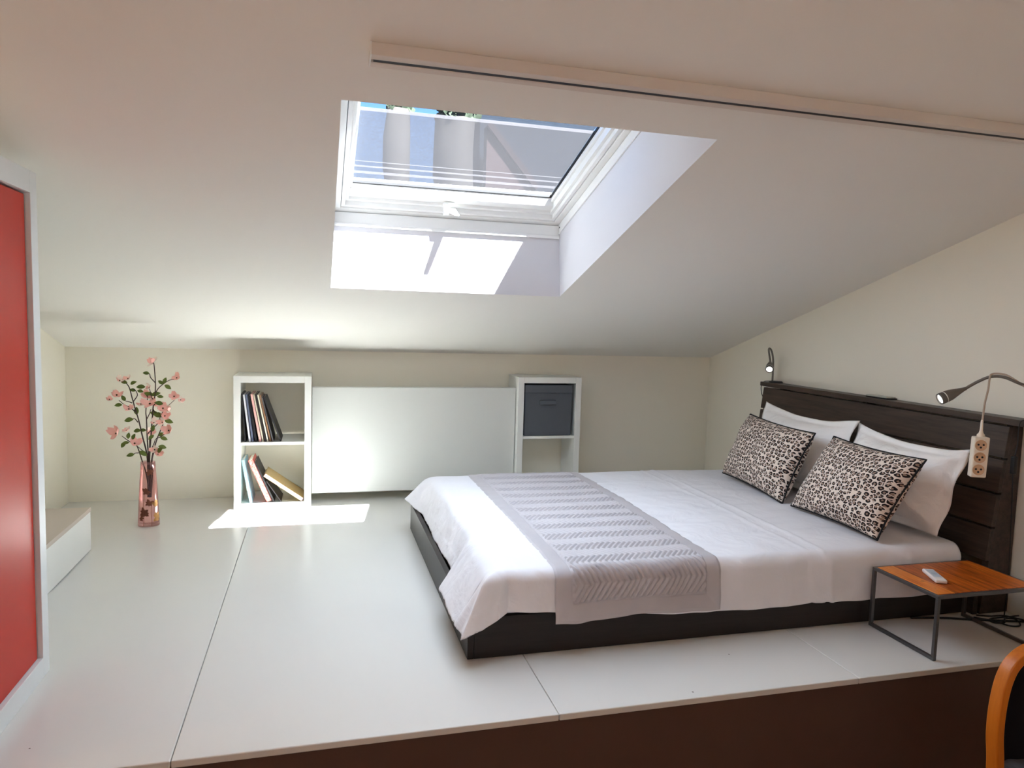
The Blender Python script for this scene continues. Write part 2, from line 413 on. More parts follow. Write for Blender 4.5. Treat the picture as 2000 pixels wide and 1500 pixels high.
# ------------------------------------------------------------------ roof window (window_1)
def P(x, y, off): return (x, y, ceil_z(y, off))
def bar_x(bm, x0, x1, y0, y1, a, b, mi=0):       # bar lying in the roof plane, offsets a..b
    hexa(bm, [P(x0, y0, a), P(x1, y0, a), P(x1, y1, a), P(x0, y1, a), P(x0, y0, b), P(x1, y0, b), P(x1, y1, b), P(x0, y1, b)], mi)
def ring(bm, x0, x1, y0, y1, w, a, b):
    bar_x(bm, x0, x1, y1 - w, y1, a, b); bar_x(bm, x0, x1, y0, y0 + w, a, b)
    bar_x(bm, x0, x0 + w, y0 + w, y1 - w, a, b); bar_x(bm, x1 - w, x1, y0 + w, y1 - w, a, b)
win = bpy.data.objects.new('window_1', None); COL.objects.link(win); tag(win, kind='structure')
win.location = (1.35, -1.5, ceil_z(-1.5, .4))
bm = bmesh.new(); ring(bm, 0.7975, 1.9025, -2.0595, -1.0955, 0.034, 0.366, 0.475)
put(bev(obj('window_frame', bm, M['lacquer']), 0.002), win)
bm = bmesh.new(); ring(bm, 0.834, 1.866, -2.022, -1.133, 0.018, 0.372, 0.47)
ring(bm, 0.852, 1.848, -2.004, -1.151, 0.016, 0.392, 0.47)
ring(bm, 0.868, 1.832, -1.988, -1.167, 0.012, 0.425, 0.47)
bar_x(bm, 0.852, 1.848, -1.212, -1.165, 0.405, 0.47)
sash = put(bev(obj('sash', bm, M['lacquer']), 0.0015), win)
bm = bmesh.new(); bar_x(bm, 0.880, 1.820, -1.2165, -1.2122, 0.444, 0.456); bar_x(bm, 1.8155, 1.8215, -1.976, -1.2122, 0.444, 0.456)
put(obj('glazing_seal', bm, M['seal']), win)
bm = bmesh.new(); bar_x(bm, 0.870, 1.828, -1.985, -1.195, 0.456, 0.460); put(obj('pane', bm, M['glass']), win)
bm = bmesh.new(); bar_x(bm, 0.882, 1.816, -1.775, -1.222, 0.452, 0.4526); bl = put(obj('sheer_screen', bm, M['sheer']), win)
bm = bmesh.new()
for y, w in ((-1.752, 0.020), (-1.385, 0.007), (-1.34, 0.014), (-1.285, 0.022)):  # first one edges the screen, the lower ones imitate reflections in the glass
    bar_x(bm, 0.882, 1.816, y - w, y, 0.4528, 0.4534)
put(obj('screen_edge_and_reflections', bm, M['hem']), win)
# lining strips round the shaft just under the frame
bm = bmesh.new()
def on_reveal(x, t): return None
zb = ceil_z(-1.095, OFF)
hexa(bm, [(0.80, -1.1095, zb - .060), (1.90, -1.1095, zb - .060), (1.90, -1.0995, zb - .060), (0.80, -1.0995, zb - .060), (0.80, -1.1055, zb), (1.90, -1.1055, zb), (1.90, -1.0955, zb), (0.80, -1.0955, zb)])
box(bm, 0.80, 1.90, -1.120, -1.108, zb - .066, zb - .050)
for x0, x1 in ((0.7965, 0.804), (1.896, 1.9035)):
    hexa(bm, [P(x0, -2.04, OFF - .045), P(x1, -2.04, OFF - .045), P(x1, -1.11, OFF - .045), P(x0, -1.11, OFF - .045), P(x0, -2.04, OFF), P(x1, -2.04, OFF), P(x1, -1.11, OFF), P(x0, -1.11, OFF)])
put(bev(obj('lining', bm, M['lacquer']), 0.002), win)
bm = bmesh.new(); tube(bm, [(1.8945, -1.128, ceil_z(-1.128, OFF - .02)), (1.8955, -1.128, ceil_z(-1.128, OFF - .02))], 0.004, 10); put(obj('screw_cap', bm, M['seal']), win)
# handle
hd = bpy.data.objects.new('handle', None); COL.objects.link(hd); put(hd, win)
def mesh_handle():
    bm = bmesh.new(); bar_x(bm, 1.300, 1.352, -1.190, -1.160, 0.388, 0.400); bar_x(bm, 1.303, 1.330, -1.195, -1.160, 0.350, 0.392)
    o = obj('handle_bracket', bm, M['lacquer']); bev(o, 0.002); return o
hb = mesh_handle(); hb.parent = win; hb.matrix_parent_inverse = Matrix.Translation(-Vector(win.location)); bpy.data.objects.remove(hd, do_unlink=True); hb.name = 'handle'
bm = bmesh.new(); hexa(bm, [(1.332, -1.30, 1.585), (1.356, -1.30, 1.585), (1.360, -1.17, 1.612), (1.330, -1.17, 1.612), (1.332, -1.296, 1.592), (1.356, -1.296, 1.592), (1.360, -1.166, 1.640), (1.330, -1.166, 1.640)])
lv = obj('handle_lever', bm, M['lacquer']); bev(lv, 0.002); lv.parent = hb

# ================================================================== CURTAIN TRACK on the ceiling
t = thing('ceiling_track', 'long white track with a black slot fixed to the sloping ceiling above the roof window', 'track', (0.852, -2.79, ceil_z(-2.79)))
bm = bmesh.new(); hb_ = 0.030
bar_x(bm, 0.852, 3.43, -2.812, -2.798, -hb_, -0.0005); bar_x(bm, 0.852, 3.43, -2.779, -2.766, -hb_, -0.0005); bar_x(bm, 0.852, 3.43, -2.798, -2.779, -0.012, -0.0005)
bar_x(bm, 0.852, 3.43, -2.798, -2.794, -hb_, -0.024); bar_x(bm, 0.852, 3.43, -2.783, -2.779, -hb_, -0.024)
put(bev(obj('rail', bm, plain('grey_white_track', (206, 198, 190), 0.45, 0.4, var=0.02)), 0.001), t)
bm = bmesh.new(); bar_x(bm, 0.858, 3.43, -2.794, -2.783, -0.028, -0.0125); put(obj('slot', bm, M['black']), t)
bm = bmesh.new(); bar_x(bm, 0.849, 0.8525, -2.813, -2.765, -hb_ - .001, -0.0005); put(obj('end_cap', bm, M['white_lam']), t)

# ================================================================== WARDROBE with the red door (left)
t = thing('wardrobe', 'tall wardrobe with glossy red door in pale grey frame at left edge', 'wardrobe', (-0.35, -2.44, 0))
XW = -0.060; y0w, y1w, hw = -2.715, -2.160, 1.503
bm = bmesh.new(); box(bm, -0.640, XW - .045, y0w, y1w - .004, 0.0, hw - .004); put(bev(obj('carcass', bm, M['white_lam']), .002), t)
bm = bmesh.new()
box(bm, XW - .045, XW, y1w - .050, y1w, 0.0, hw); box(bm, XW - .045, XW, y0w, y0w + .05, 0.0, hw)
box(bm, XW - .045, XW, y0w + .05, y1w - .050, 0.0, 0.061); box(bm, XW - .045, XW, y0w + .05, y1w - .050, 1.440, hw)
put(bev(obj('door_frame', bm, M['alu']), .0015), t)
dp = None
bm = bmesh.new(); box(bm, XW - .040, XW - .012, y0w + .056, y1w - .062, 0.064, 1.434); dp = put(bev(obj('door_panel', bm, M['red']), .002), t); dp['label'] = 'glossy red door panel'
bm = bmesh.new(); box(bm, XW - .043, XW - .030, y0w + .05, y1w - .050, 0.0615, 1.4395); put(obj('door_edge', bm, M['brown_edge']), t)

# ================================================================== low white bench by the left wall
t = thing('low_bench', 'low white box bench along the left wall beside the red wardrobe', 'bench', (-0.46, -1.5, 0))
bm = bmesh.new(); box(bm, XL + .002, -0.274, -2.10, -0.945, 0.004, 0.182); put(bev(obj('body', bm, M['white_lam']), .002), t)
bm = bmesh.new(); box(bm, XL + .002, -0.272, -2.10, -0.943, 0.1825, 0.202); put(bev(obj('top_board', bm, plain('taupe_white_board', (190, 178, 165), .5, .3, var=.02)), .002), t)

# ================================================================== CUBE SHELVES
def cube_shelf(x, yf, dep, label):
    t = thing('cube_shelf', label, 'shelf', (x + .21, yf + dep / 2, 0), None)
    th = .0375; y0, y1 = yf, yf + dep
    for a in (x, x + .42 - th): put(bxo('side_panel', a, a + th, y0, y1, 0, .765, M['white_lam'], None, .0012), t)
    put(bxo('top_panel', x + th + .0003, x + .42 - th - .0003, y0, y1, .765 - th, .765, M['white_lam'], None, .0012), t)
    put(bxo('bottom_panel', x + th + .0003, x + .42 - th - .0003, y0, y1, 0.0, th, M['white_lam'], None, .0012), t)
    put(bxo('shelf', x + th + .0003, x + .42 - th - .0003, y0 + .001, y1, .372, .389, M['white_lam'], None, .0012), t)
    return t
XB, YB = 0.281, -0.3284
cube_shelf(XB, YB, 0.300, 'white two cube shelf full of leaning books left of the wide white panel')
XC, YC = 1.9545, -0.2561
cube_shelf(XC, YC, 0.245, 'white two cube shelf holding a charcoal fabric box behind the bed')

# ------------------------------------------------------------------ books
def book(label, group, xb, lean, thick, height, depth, z0, yfront, cover, pages=(226, 218, 204), cat='book', spine=None):
    """leaning to the left: xb = left bottom corner of the spine, lean = angle from vertical"""
    a = R(lean); t = thing('book', label, cat, (xb, yfront, z0), group)
    mt = Matrix.Rotation(-a, 4, 'Y')
    # local frame: x thickness, y depth, z height; rotation tips the top to the left; lift so that the lowest corner rests
    lift = 0.0
    mt = Matrix.Translation((0, 0, math.sin(a) * 0 + 0.0006)) @ mt
    low = min((mt @ Vector((x, 0, 0))).z for x in (0, thick))
    mt = Matrix.Translation((0, 0, 0.0008 - low)) @ mt
    c = min(0.0022, thick * 0.2)
    cm = plain('book_cover', cover, .45, .35, var=.12, vs=60)
    bm = bmesh.new()
    box(bm, 0, c, 0, depth, 0, height, 0, mt); box(bm, thick - c, thick, 0, depth, 0, height, 0, mt); box(bm, c, thick - c, 0, c, 0, height, 1 if spine else 0, mt)
    mats = [cm] + ([spine] if spine else [])
    obj('cover', bm, mats, t)
    bm = bmesh.new(); box(bm, c + .0001, thick - c - .0001, c + .0001, depth - .004, .003, height - .003, 0, mt)
    obj('pages', bm, plain('book_pages', pages, .8, .1, var=.05, vs=120), t)
    return t
def floral():
    k = N('red_floral_spine'); v = k.coords()
    vo = k.n('ShaderNodeTexVoronoi'); vo.inputs['Scale'].default_value = 90; k.l(v, vo.inputs['Vector'])
    k.base(k.ramp(k.noise(v, 55, 2), [(0.35, lin((236, 224, 190))), (0.47, lin((216, 84, 78))), (0.6, lin((238, 214, 200))), (0.72, lin((92, 130, 160)))])); k.set(Roughness=.5); return k.m
U = 0.000282
def ux(u): return XB + (u - 65) * U          # crop units -> metres along the shelf
zs1 = 0.389; zs0 = 0.0375
up = [(268, 205, 26, .275, 'black', (28, 28, 30), 'black book leaning on the left side of the upper compartment'),
      (352, 238, 34, .270, 'white', (214, 212, 220), 'white and lilac thin book, second from the left in the upper compartment'),
      (408, 284, 34, .270, 'slate', (108, 114, 138), 'slate blue thin book in the upper compartment beside the white one'),
      (468, 330, 40, .265, 'black', (24, 24, 27), 'thick black book left of the pink book on the upper shelf'),
      (548, 378, 42, .275, 'pink', (228, 176, 168), 'pink spined book in the middle of the upper row'),
      (606, 428, 30, .272, 'cream', (222, 212, 190), 'cream book touching the right of the pink book'),
      (650, 466, 34, .275, 'dark', (38, 34, 32), 'black book between the two cream books'),
      (698, 508, 28, .272, 'cream', (226, 218, 198), 'second cream book, right of the black one'),
      (748, 546, 30, .270, 'tan', (150, 112, 84), 'tan brown thin book near the right of the upper row'),
      (800, 586, 26, .262, 'grey', (82, 80, 82), 'dark grey thin book, second from the right of the upper row'),
      (945, 625, 30, .268, 'black', (48, 46, 48), 'black and grey magazine leaning furthest out at right of the upper row')]
for i, (b, tp, th, h, _, c, lab) in enumerate(up):
    lean = math.degrees(math.asin(min(.9, (b - tp) * U / h)))
    book(lab, 'books in the upper compartment', ux(b), lean, th * U * math.cos(R(lean)), h, .20, zs1, YB + .008 + .004 * (i % 3), c)
low = [(362, 208, 56, .250, (152, 200, 214), None, 'light blue thin book alone at left of the lower compartment'),
       (690, 330, 105, .262, (206, 96, 88), floral(), 'thick red floral book leaning in the lower compartment'),
       (812, 448, 34, .255, (40, 36, 36), None, 'dark slim book resting against the red floral one'),
       (960, 678, 22, .145, (30, 24, 26), None, 'black magazine slumped in the middle of the lower compartment')]
for i, (b, tp, th, h, c, sp, lab) in enumerate(low):
    lean = math.degrees(math.asin(min(.9, (b - tp) * U / h)))
    book(lab, 'books in the lower compartment', ux(b), lean, th * U * math.cos(R(lean)), h, .19, zs0, YB + .008 + .004 * (i % 3), c, spine=sp)
# the pink book lying against the others at a low angle
book('pink book with gold page edges sloping down to the right of the lower compartment', 'books in the lower compartment', ux(1360), 54.0, .022, .256, .20, zs0, YB + .010, (176, 150, 100), (214, 190, 150), spine=plain('pink_spine', (232, 168, 178), .5, .3))

# ------------------------------------------------------------------ charcoal box
t = thing('storage_box', 'charcoal fabric storage box in the top of the right cube shelf', 'box', (XC + .21, YC + .11, .389))
bm = bmesh.new(); x0, x1 = XC + .044, XC + .366
hexa(bm, [(x0 + .004, YC + .012, .3895), (x1 - .004, YC + .012, .3895), (x1 - .002, YC + .23, .3895), (x0 + .002, YC + .23, .3895), (x0 + .002, YC + .008, .700), (x1 - .002, YC + .010, .700), (x1, YC + .23, .700), (x0, YC + .23, .700)])
put(bev(obj('body', bm, M['boxfab']), .006, 3), t)
bm = bmesh.new(); hexa(bm, [(x0, YC - .006, .668), (x1 - .006, YC - .004, .664), (x1, YC + .23, .666), (x0, YC + .23, .666), (x0 + .003, YC + .000, .716), (x1 - .006, YC + .002, .716), (x1, YC + .228, .716), (x0, YC + .228, .716)])
put(bev(obj('lid_flap', bm, M['boxfab']), .004, 2), t)
bm = bmesh.new(); hexa(bm, [(x0 + .100, YC - .010, .592), (x0 + .205, YC - .010, .592), (x0 + .205, YC + .009, .590), (x0 + .100, YC + .009, .590), (x0 + .100, YC - .008, .618), (x0 + .205, YC - .008, .618), (x0 + .205, YC + .009, .620), (x0 + .100, YC + .009, .620)])
put(bev(obj('handle', bm, M['boxfab']), .002), t)

# ================================================================== wide white panel
t = thing('radiator_panel', 'wide flat white panel radiator low on the back wall between the two cube shelves', 'radiator', (1.33, -.16, .05))
bm = bmesh.new(); box(bm, XB + .4235, XC - .0035, -.206, -.150, .054, .692); put(bev(obj('front_panel', bm, M['panel_white']), .003, 3), t)
for x in (0.95, 1.7):
    put(bxo('wall_bracket', x, x + .04, -.1495, -.0005, .25, .45, M['alu'], None), t)

# ================================================================== VASE and branches
VX, VY = -0.110, -0.560
t = thing('vase', 'tall pink glass vase with gold and brown flower relief on the floor', 'vase', (VX, VY, 0.001))
prof = [(.0505, .0), (.0525, .004), (.0515, .03), (.047, .12), (.042, .22), (.0365, .30), (.0345, .336), (.0325, .336), (.0345, .30), (.040, .22), (.045, .12), (.0495, .03), (.048, .016), (.0, .012)]
bm = bmesh.new(); lathe(bm, prof, 40, 1, .8, None, True); obj('glass_body', bm, M['vase'], t, True)
def vr(z):
    for (ra, za), (rb, zb_) in zip(prof[:6], prof[1:7]):
        if za <= z <= zb_: return ra + (rb - ra) * (z - za) / (zb_ - za)
    return .036
def relief(cx, cz, n, s, mi, seed):
    r_ = random.Random(seed); bm = bmesh.new()
    for i in range(n):
        ang = i * 2 * math.pi / n + r_.uniform(-.3, .3); ln = s * r_.uniform(.7, 1.2)
        pts = []
        for q, w in ((0, .2), (.35, .5), (.7, .45), (1, .0)):
            for sg in (-1, 1): pts.append((math.cos(ang) * ln * q - math.sin(ang) * ln * w * sg * .55, math.sin(ang) * ln * q + math.cos(ang) * ln * w * sg * .55))
        vs = []
        for px, pz in pts:
            z = min(max(cz + pz, .004), .33); rr = vr(z) + .0012; a = -math.pi / 2 + cx + px / rr
            vs.append(bm.verts.new((rr * math.cos(a), rr * .8 * math.sin(a), z)))
        for j in range(0, 6, 2): bm.faces.new((vs[j], vs[j + 1], vs[j + 3], vs[j + 2]))
    r2 = bmesh.ops.solidify(bm, geom=bm.faces[:], thickness=-.0012)
    o = obj('flower_relief', bm, M['gold'] if mi else M['copper'], t); return o
for i, (cx, cz, n, s, mi) in enumerate([(.35, .285, 6, .018, 0), (-.12, .185, 8, .018, 0), (.25, .125, 7, .018, 0), (-.32, .075, 9, .022, 0), (.95, .120, 7, .020, 1), (1.0, .045, 7, .022, 1), (-.55, .045, 6, .012, 0)]):
    relief(cx, cz, n, s * 1.25, mi, i)
def vase_line(cx, z0, z1):
    bm = bmesh.new(); pts = []
    for i in range(9):
        z = z0 + (z1 - z0) * i / 8; rr = vr(z) + .0008; a = -math.pi / 2 + cx + .03 * math.sin(i)
        pts.append((rr * math.cos(a), rr * .8 * math.sin(a), z))
    tube(bm, pts, .0011, 5); obj('stalk_relief', bm, M['copper'], t)
vase_line(-.32, .006, .17); vase_line(.42, .006, .12)

# branches are given as (x, z) in the picture plane of the vase plus a depth offset
PXS = 0.052 / 17.0
def c2w(cx, cy, dy=0.0):     # tracing units -> world
    px = 180 + cx / 6.82; py = 680 + cy / 6.82
    x = -0.2695 + (px - 218) * (0.329 / 138.0); z = 0.670 - (py - 776.5) * (0.1865 / 70.5) + (px - 287) * 0.00007
    return Vector((x, VY + dy, z))
def petal_mesh(bm, center, axis, size, pale, r_):
    fr = frame_from(axis); 
    for q in range(4):
        a = q * math.pi / 2 + r_.uniform(-.25, .25); tilt = r_.uniform(.1, .95)
        L = size * r_.uniform(.85, 1.1); Wd = L * .46
        grid = []
        for i in range(5):
            u = i / 4; row = []
            wv = Wd * math.sin(math.pi * (0.12 + 0.80 * u)) ** .8
            if i == 4: wv = Wd * .42
            for j in range(5):
                v = (j - 2) / 2
                h = L * (tilt * u * u + .10 * v * v) + (-.04 * L if (i == 4 and j == 2) else 0)
                rr = L * u * (1 - .25 * tilt * u) - (L * .10 if (i == 4 and j == 2) else 0)
                p = Vector((rr * math.cos(a) - wv * v * math.sin(a), rr * math.sin(a) + wv * v * math.cos(a), h))
                row.append(bm.verts.new(center + (fr @ p)))
            grid.append(row)
        for i in range(4):
            for j in range(4):
                f = bm.faces.new((grid[i][j], grid[i][j + 1], grid[i + 1][j + 1], grid[i + 1][j])); f.material_index = 1 if (pale and q % 2) else 0; f.smooth = True
    # eye
    m = Matrix.Translation(center + (fr @ Vector((0, 0, .0025)))) @ fr
    ret = bmesh.ops.create_icosphere(bm, subdivisions=1, radius=size * .14, matrix=m)
    for v in ret['verts']:
        for f in v.link_faces: f.material_index = 2
def leaf_mesh(bm, base, dirv, L, r_):
    fr = frame_from(Vector(dirv), Vector((0, -1, .5)))
    W_ = L * .30; rows = []
    for i in range(6):
        u = i / 5; w = W_ * math.sin(math.pi * min(1, u * .96 + .03)) ** .8; row = []
        for v in (-1, 0, 1):
            p = Vector((-.25 * L * u * u + .10 * L * abs(v) * math.sin(math.pi * u), w * v, L * u))
            row.append(bm.verts.new(base + (fr @ p)))
        rows.append(row)
    for i in range(5):
        for j in range(2):
            f = bm.faces.new((rows[i][j], rows[i][j + 1], rows[i + 1][j + 1], rows[i + 1][j])); f.smooth = True
branches = [
 ('tallest blossom branch rising straight up with a flower at its very tip', .010,
  [[(735, 2350), (735, 1500), (765, 1100), (790, 800), (815, 640), (825, 480), (810, 240), (800, 200)], [(825, 470), (760, 400), (735, 350), (700, 342)], [(825, 600), (870, 540), (920, 495), (1010, 440), (1090, 420)], [(800, 700), (770, 660), (745, 600), (735, 540)], [(790, 820), (850, 910)]],
  [(790, 200, 15, 1), (1110, 415, 13, 0), (745, 530, 11, 1), (760, 745, 19, 0)],
  [(740, 350, -1, .25), (930, 490, -1.1, 1.0), (940, 480, .3, 1), (950, 500, 1, -.6), (690, 520, -1, .1), (840, 655, 1, 0), (760, 630, -1, .5), (800, 900, 1, -.2)]),
 ('long blossom branch arching to the upper left of the vase', -.020,
  [[(715, 2350), (712, 1480), (650, 1150), (610, 950), (570, 800), (530, 640), (500, 520), (460, 455)], [(575, 840), (490, 775), (420, 735), (355, 680)], [(550, 700), (600, 620), (580, 550), (545, 530)], [(600, 980), (550, 930), (480, 955)], [(530, 720), (480, 700), (450, 690)]],
  [(365, 430, 13, 1), (325, 615, 15, 0), (245, 665, 9, 0), (495, 400, 10, 1), (495, 800, 14, 0)],
  [(470, 460, -1, .4), (520, 470, 1, .6), (440, 690, -.4, .9), (400, 740, -1, 0), (590, 560, -1, .3), (580, 880, 0, .8), (545, 935, -1, -.1), (620, 1090, 1, .1), (640, 1090, -1, 0)]),
 ('blossom branch fanning to the upper right of the vase', -.030,
  [[(745, 2350), (770, 1500), (850, 1220), (930, 1040), (935, 1000)], [(720, 1145), (850, 1020), (910, 960), (920, 880), (980, 800), (1090, 700)], [(870, 1000), (905, 910)], [(870, 1200), (950, 1160)]],
  [(1110, 640, 14, 0), (1190, 690, 9, 1), (945, 800, 15, 0), (1040, 820, 10, 1), (960, 910, 13, 0), (940, 985, 11, 1), (1025, 1100, 15, 0), (830, 985, 11, 1)],
  [(950, 740, -1, .3), (930, 880, -1, .1), (970, 960, 1, -.2), (800, 1100, .2, .7), (880, 1160, .6, .3), (900, 1190, 1, -.3), (820, 1150, -.6, -.5)]),
 ('short middle blossom branch with a pink flower half way up', .030,
  [[(725, 2350), (720, 1500), (700, 1200), (690, 960), (680, 850), (705, 650)], [(690, 960), (735, 880), (740, 830)], [(735, 1400), (740, 1220), (750, 1200)]],
  [(690, 650, 15, 0), (610, 760, 10, 1), (700, 1150, 14, 1), (800, 770, 12, 0)],
  [(650, 590, -1, .3), (700, 600, 1, -.5), (740, 870, 1, -.2), (760, 640, 1, .4)]),
 ('lowest blossom branch drooping to the lower left of the vase', -.035,
  [[(740, 2300), (700, 1700), (640, 1490), (585, 1300), (540, 1270)], [(690, 1390), (640, 1350), (590, 1310)], [(600, 1390), (550, 1395), (505, 1415)], [(540, 1270), (450, 1200), (390, 1150)]],
  [(345, 1105, 19, 0), (455, 1085, 14, 1), (560, 1255, 17, 0)],
  [(500, 1230, -1, .0), (450, 1230, -.7, -.7), (530, 1200, .3, .7), (640, 1350, .7, -.4), (560, 1393, -1, -.1), (490, 1180, .1, 1)]),
 ('small blossom twig leaning over the right rim of the vase', -.020,
  [[(752, 2300), (790, 1700), (775, 1500), (810, 1380), (850, 1330)], [(735, 1410), (800, 1290), (820, 1230), (860, 1190)]],
  [(830, 1350, 13, 1), (865, 1415, 11, 0)],
  [(870, 1310, 1, -.2), (860, 1390, .4, .5)]),
]
for bi, (lab, dy, stems, bls, lvs) in enumerate(branches):
    r_ = random.Random(40 + bi)
    t = thing('blossom_branch', 'pink artificial dogwood, ' + lab, 'flower branch', (VX, VY, .02), 'blossom branches in the pink vase')
    bm = bmesh.new()
    for si, st in enumerate(stems):
        n = len(st); pts = []
        for i, (a, b) in enumerate(st):
            if si == 0:
                f = min(1.0, max(0.0, (1500 - b) / 900)); 
                q = c2w(a, b, dy * f + dy * .25)
                if b > 1500:
                    q.x = VX + (q.x - VX) * 1.0; q.z = max(q.z, .150)
                    rr = vr(min(q.z, .33)) - .008; dx = q.x - VX; 
                    if abs(dx) > rr * .7: q.x = VX + math.copysign(rr * .7, dx)
            else:
                f = min(1.0, max(0.0, (1500 - b) / 900)); q = c2w(a, b, dy * f + dy * .25 + (r_.uniform(-.012, .012) if i else 0) + (.004 * i if si % 2 else -.004 * i))
            pts.append(q)
        cp = catmull(pts, 6); r0, r1 = (.0040, .0021) if si == 0 else (.0026, .0014)
        tube(bm, cp, [r0 + (r1 - r0) * i / (len(cp) - 1) for i in range(len(cp))], 6)
    put(obj('stem', bm, M['stem'], None, True), t)
    for (a, b, s, pale) in bls:
        c = c2w(a, b, dy * 1.2 + r_.uniform(-.02, .02)); bm = bmesh.new()
        ax = Vector((r_.uniform(-.8, .8), -1.0 + r_.uniform(-.1, .8), r_.uniform(.2, 1.2)))
        petal_mesh(bm, c, ax, s * PXS * .74, pale, r_)
        put(obj('blossom', bm, [M['petal'], M['pale_petal'], M['eye']]), t)
    for (a, b, dx, dz) in lvs:
        c = c2w(a, b, dy * 1.2 + r_.uniform(-.012, .012)); bm = bmesh.new()
        leaf_mesh(bm, c, (dx, r_.uniform(-.5, .2), dz), r_.uniform(.030, .043), r_)
        put(obj('leaf', bm, M['leaf']), t)

# ================================================================== BED
XB0, YBF, YBB, HB = 1.214, -2.360, -0.848, 0.140
XBH = 3.24
bed = thing('bed', 'low dark stained wooden bed with slatted headboard on the white platform', 'bed', (2.2, -1.6, 0))
def bput(o): return put(o, bed)
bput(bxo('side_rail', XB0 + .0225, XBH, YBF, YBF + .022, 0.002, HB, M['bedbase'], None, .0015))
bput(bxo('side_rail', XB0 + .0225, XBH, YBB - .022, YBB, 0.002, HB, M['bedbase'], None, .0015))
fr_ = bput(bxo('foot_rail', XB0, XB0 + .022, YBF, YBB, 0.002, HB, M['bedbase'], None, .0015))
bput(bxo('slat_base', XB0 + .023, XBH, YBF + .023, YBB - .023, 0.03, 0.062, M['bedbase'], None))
hb = bpy.data.objects.new('headboard', None); COL.objects.link(hb); hb.location = (3.38, -1.6, 0); put(hb, bed)
def hput(o): o.parent = hb; o.matrix_parent_inverse = Matrix.Translation(-Vector(hb.location)); return o
YH0, YH1 = -2.39, -0.765
XF = 3.352
hput(bxo('ledge', XF, XR - .002, YH0 - .20, YH1 + .02, .766, .791, M['bedwood'], None, .002))
def xs(z): return 3.300 + (z - .20) * (3.366 - 3.300) / .56
zc = [.762, .628, .490, .352, .215]
for a, b in zip(zc[:-1], zc[1:]):
    z1, z0 = a - .004, b + .004; bm = bmesh.new()
    hexa(bm, [(xs(z0), YH0, z0), (xs(z0) + .02, YH0, z0), (xs(z0) + .02, YH1, z0), (xs(z0), YH1, z0), (xs(z1), YH0, z1), (xs(z1) + .02, YH0, z1), (xs(z1) + .02, YH1, z1), (xs(z1), YH1, z1)])
    hput(bev(obj('headboard_board', bm, M['bedwood']), .002))
for y0, y1 in ((YH0 + .002, YH0 + .03), (-1.6, -1.57), (YH1 - .16, YH1 - .13)):
    bm = bmesh.new(); hexa(bm, [(xs(0) + .021, y0, .002), (XR - .003, y0, .002), (XR - .003, y1, .002), (xs(0) + .021, y1, .002), (xs(.764) + .021, y0, .764), (XR - .003, y0, .764), (XR - .003, y1, .764), (xs(.764) + .021, y1, .764)])
    hput(obj('headboard_support', bm, M['bedwood']))
hput(bxo('lower_board', 3.262, 3.284, YH0, YH1, .002, .205, M['bedwood'], None, .002))

# mattress
t = thing('mattress', 'mattress under the white sheet lying in the dark bed base', 'mattress', (2.27, -1.6, .0625))
bm = bmesh.new(); box(bm, 1.335, 3.235, -2.315, -.885, .0625, .270); o = put(bev(obj('mattress_body', bm, M['sheet']), .03, 4), t)

# ------------------------------------------------------------------ sheet (duvet) draped over the mattress
ZT_ = 0.283
def sheet_profile(d, flat, out_, drop):
    """d = cloth distance past the top edge; returns (outward, down)"""
    r = 0.045
    ang = min(d / r, flat)
    o_ = r * math.sin(ang); z_ = r * (1 - math.cos(ang))
    rest = max(0.0, d - r * flat)
    return o_ + rest * math.cos(flat), z_ + rest * math.sin(flat)
X_E, Y_F, Y_B, X_H = 1.345, -2.312, -0.885, 3.215
UMAX, VMAX = .20, .19
def ss(a, b, x):
    t_ = min(1, max(0, (x - a) / (b - a))); return t_ * t_ * (3 - 2 * t_)
def shape(s_, flat):        # normalised outward / downward fractions along the hanging cloth
    L = .19; a0, b0 = sheet_profile(L, flat, 0, 0); a, b = sheet_profile(L * s_, flat, 0, 0); return a / a0, b / b0
def foot_rim(y):            # outward, down at the foot hem
    lap = ss(-1.90, -2.00, y) if False else 1 - ss(-2.00, -1.90, y)
    bk = max(0, 1 - abs(y - Y_B) / .22)
    o_ = .104 + .062 * lap + .060 * bk ** 1.5 + .006 * mnoise.noise(Vector((y * 5, 1, 2)))
    d_ = .150 + .030 * lap - .035 * bk ** 1.5 + .008 * mnoise.noise(Vector((y * 7, 5, 2)))
    return o_, d_
def front_rim(x):
    return .061 + .004 * math.sin(x * 17 + 1) + .003 * math.sin(x * 37), .129 + .056 * ss(1.33, 2.05, x) + .004 * mnoise.noise(Vector((x * 4, 0, 7)))
